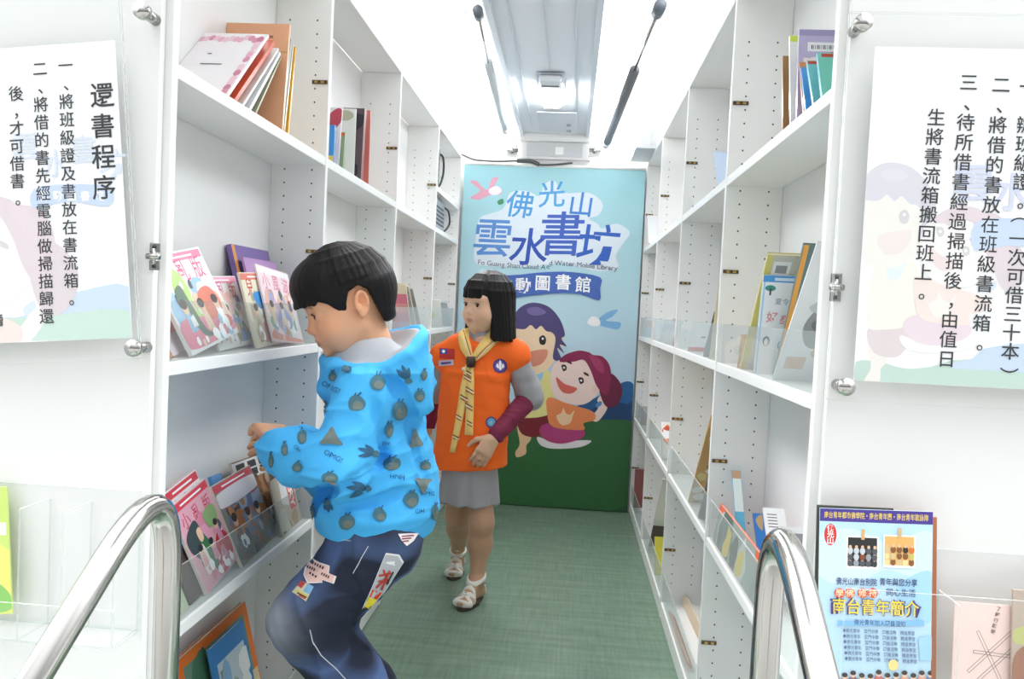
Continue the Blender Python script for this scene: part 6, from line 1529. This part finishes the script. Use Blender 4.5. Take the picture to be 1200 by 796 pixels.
    for v in ((418, 473, 10.5, 9.5), (442, 449, 8.5, 9.5), (468, 481, 9, 10.5), (390, 441, 5, 6), (378, 476, 7.5, 8.5), (455, 504, 5, 8.5), (459, 544, 11, 8), (481, 586, 9, 9.5), (445, 604, 8, 7.5), (386, 560, 10, 6), (407, 612, 9, 8.5), (366, 603, 4, 9), (498, 546, 7, 5.5), (509, 601, 4.5, 9), (491, 464, 6, 7), (354, 512, 6, 8), (334, 527, 4, 7), (350, 548, 6, 6), (318, 540, 3, 8), (496, 440, 4, 6)): blotch(*v)
    for v in ((389, 514, 12, 11, 2.7), (486, 516, 6.5, 10, .4), (495, 567, 9.5, 8.5, -.5)): blotch(*v, tri=True)
    for v in ((440, 532, 20, 3.5), (478, 446, 18, -1.9), (430, 572, 22, 3.2), (383, 588, 12, 1.4), (405, 433, 7, .4)): sprig(*v)
    for st, x, y, sz, ro in (('OMG!', 389, 454, 9, .5), ('OMG!', 391, 535, 9, .5), ('HNH', 465, 559, 8, .1), ('OMG', 500, 578, 7, .1), ('OH', 491, 599, 7, -.1), ('OH', 452, 519, 6, .1), ('OH', 349, 526, 6, .6)): D.text(st, x, y, sz, INK, ro, .0)
    D.build('print', hood)
    # patches and stitching on the jeans
    D = Cloth([jeans], .0016); I = lambda c: fabric(c, bump=0, noise=.03)
    sh = [(365, 655), (376, 661), (386, 664), (385, 672), (393, 675), (390, 683), (378, 679), (378, 682), (362, 683), (358, 674), (359, 668), (361, 662)]
    D.poly([(375+(x-375)*1.1, 670+(y-670)*1.1) for x, y in sh], I('#F0E9E6')); D.poly(sh, I('#E9C3B8'))
    for (x0, y0, x1, y1, wd) in ((366, 660, 381, 667, 3.2), (361, 665, 387, 677, 3.2), (363, 672, 373, 677, 2.6)):
        nn = int((x1-x0)/2.6)
        for i in range(nn):
            t = (i+.2)/nn; u = (i+.75)/nn
            D.line([(x0+(x1-x0)*t, y0+(y1-y0)*t), (x0+(x1-x0)*u, y0+(y1-y0)*u)], wd, I('#3A2C2E'))
    D.build('shield_patch', jeans)
    D = Cloth([jeans], .0016)
    sq = [(354, 681), (368, 688), (359, 705), (343, 694)]; D.poly(sq, I('#D9D3B0')); D.poly([(361, 685), (368, 688), (363, 697), (356, 693)], I('#7FB6DA')); D.poly([(354, 681), (359, 684), (354, 690), (349, 687)], I('#C24A4A'))
    for k, c in enumerate(('#E0CF5A', '#3A3234', '#C9503E')): D.line([(347+k*2, 692+k*3), (361-k, 699+k*1.5)], 1.6, I(c))
    D.build('picture_patch', jeans)
    D = Cloth([jeans], .0016)
    fl = [(452, 650), (466, 652), (471, 660), (452, 690), (430, 716), (425, 712), (437, 686)]; D.poly([(448+(x-448)*1.07, 682+(y-682)*1.07) for x, y in fl], I('#E9E9E8')); D.poly(fl, I('#B9BBC2'))
    D.poly([(436, 690), (447, 694), (441, 702), (432, 699)], I('#E5452C')); D.poly([(432, 699), (441, 702), (431, 715), (426, 712)], I('#F3DD3A'))
    for a, b in (((449, 667), (454, 680)), ((444, 674), (458, 671)), ((443, 680), (455, 682)), ((440, 688), (452, 676)), ((456, 668), (446, 690))): D.line([a, b], 2.2, I('#B83A2A'))
    D.line([(460, 669), (452, 684)], 1.6, I('#3A3236')); D.build('flag_patch', jeans)
    D = Cloth([jeans], .0016); D.poly([(466, 626), (490, 625), (484, 634), (476, 640), (470, 634)], I('#EFE6E4'))
    for k in range(3): D.line([(470, 629+k*3), (484-k*3, 628+k*3)], 1.5, I('#8A3A4A'))
    D.build('back_patch', jeans)
    D = Cloth([jeans], .0012); ST = I('#C9CBD2'); D.line([(432, 640), (423, 655), (414, 672)], .9, ST); D.line([(363, 738), (366, 752), (376, 768), (392, 782), (405, 796)], 1.1, ST); D.line([(395, 628), (402, 633), (412, 634)], .8, ST); D.build('stitching', jeans)
    # short black hair
    hs = Sdf((-.115, -.125, -.10), (.115, .125, .145), .0024)
    hs.ell((0, -.006, .038), (.0865, .1005, .0875), k=.01); hs.ell((0, .05, .055), (.070, .052, .050), k=.03)
    hs.cone((0, -.045, .03), (0, -.052, -.060), (.074, .050), (.052, .036), (1, 0, 0), .02, rnd=.01)
    hs.ell((0, -.05, .02), (.078, .058, .06), k=.02)
    poly = [(.16, .034), (.080, .024), (.066, .026), (.048, .014), (.036, -.004), (.028, -.020), (.020, -.016), (.014, .008), (.006, .026), (-.018, .034), (-.034, .020), (-.042, -.010), (-.052, -.040), (-.060, -.064), (-.075, -.068), (-.2, -.06), (-.2, .3), (.16, .3)]
    hs.clip(lambda P: poly_sdf(P[..., 1]+0*P[..., 0], P[..., 2]-.04*0*P[..., 0], poly), .004)
    rr = random.Random(8)
    for i in range(230):
        a = rr.uniform(-PI, PI); ts = (.15, .5, .85, 1.15) if abs(a) < 1.0 else (.15, .5, .85, 1.2, 1.45)
        sw = .35*math.sin(a*2)
        pts = [np.array([math.sin(a+sw*t*.3)*.0855*math.sin(t), -.006+math.cos(a+sw*t*.3)*.0995*math.sin(t), .038+.0868*math.cos(t)]) for t in ts]
        if abs(a) < .9: pts.append(np.array([math.sin(a)*.078, .014+math.cos(a)*.090, .030-.008*rr.random()]))
        r0 = .0020
        for p, q_ in zip(pts[:-1], pts[1:]):
            e1, e2 = p*1.0, q_*1.0
            if poly_sdf(np.array([q_[1]]), np.array([q_[2]]), poly)[0] < .006: hs.cap(e1, e2, r0, r0*.85, .006)
    V, Q = hs.mesh(smooth=4); N = vnormals(V, Q); ph = np.arctan2(V[:, 0], V[:, 1]+.02); V = V+N*((np.sin(ph*40+wob(V, 50, 3)*2)+.6*np.sin(ph*75+1))*.0002)[:, None]
    link_mesh('hair', H+V@R.T, Q, [HAIR], root, origin=O)
    return root
def surf_y(q, px, py):
    """depth at which the line of sight meets the cloth volume"""
    d = np.array(ray(px, py)); d = d/np.linalg.norm(d)
    for t in np.arange(1.25, 1.95, .004):
        p = np.array([0, 0, CAM_H])+d*t; i = np.round((p-q.lo)/q.h).astype(int)
        if (i >= 0).all() and all(i[k] < q.n[k] for k in range(3)) and q.F[tuple(i)] < 0: return p[1]
    return None
build_boy()
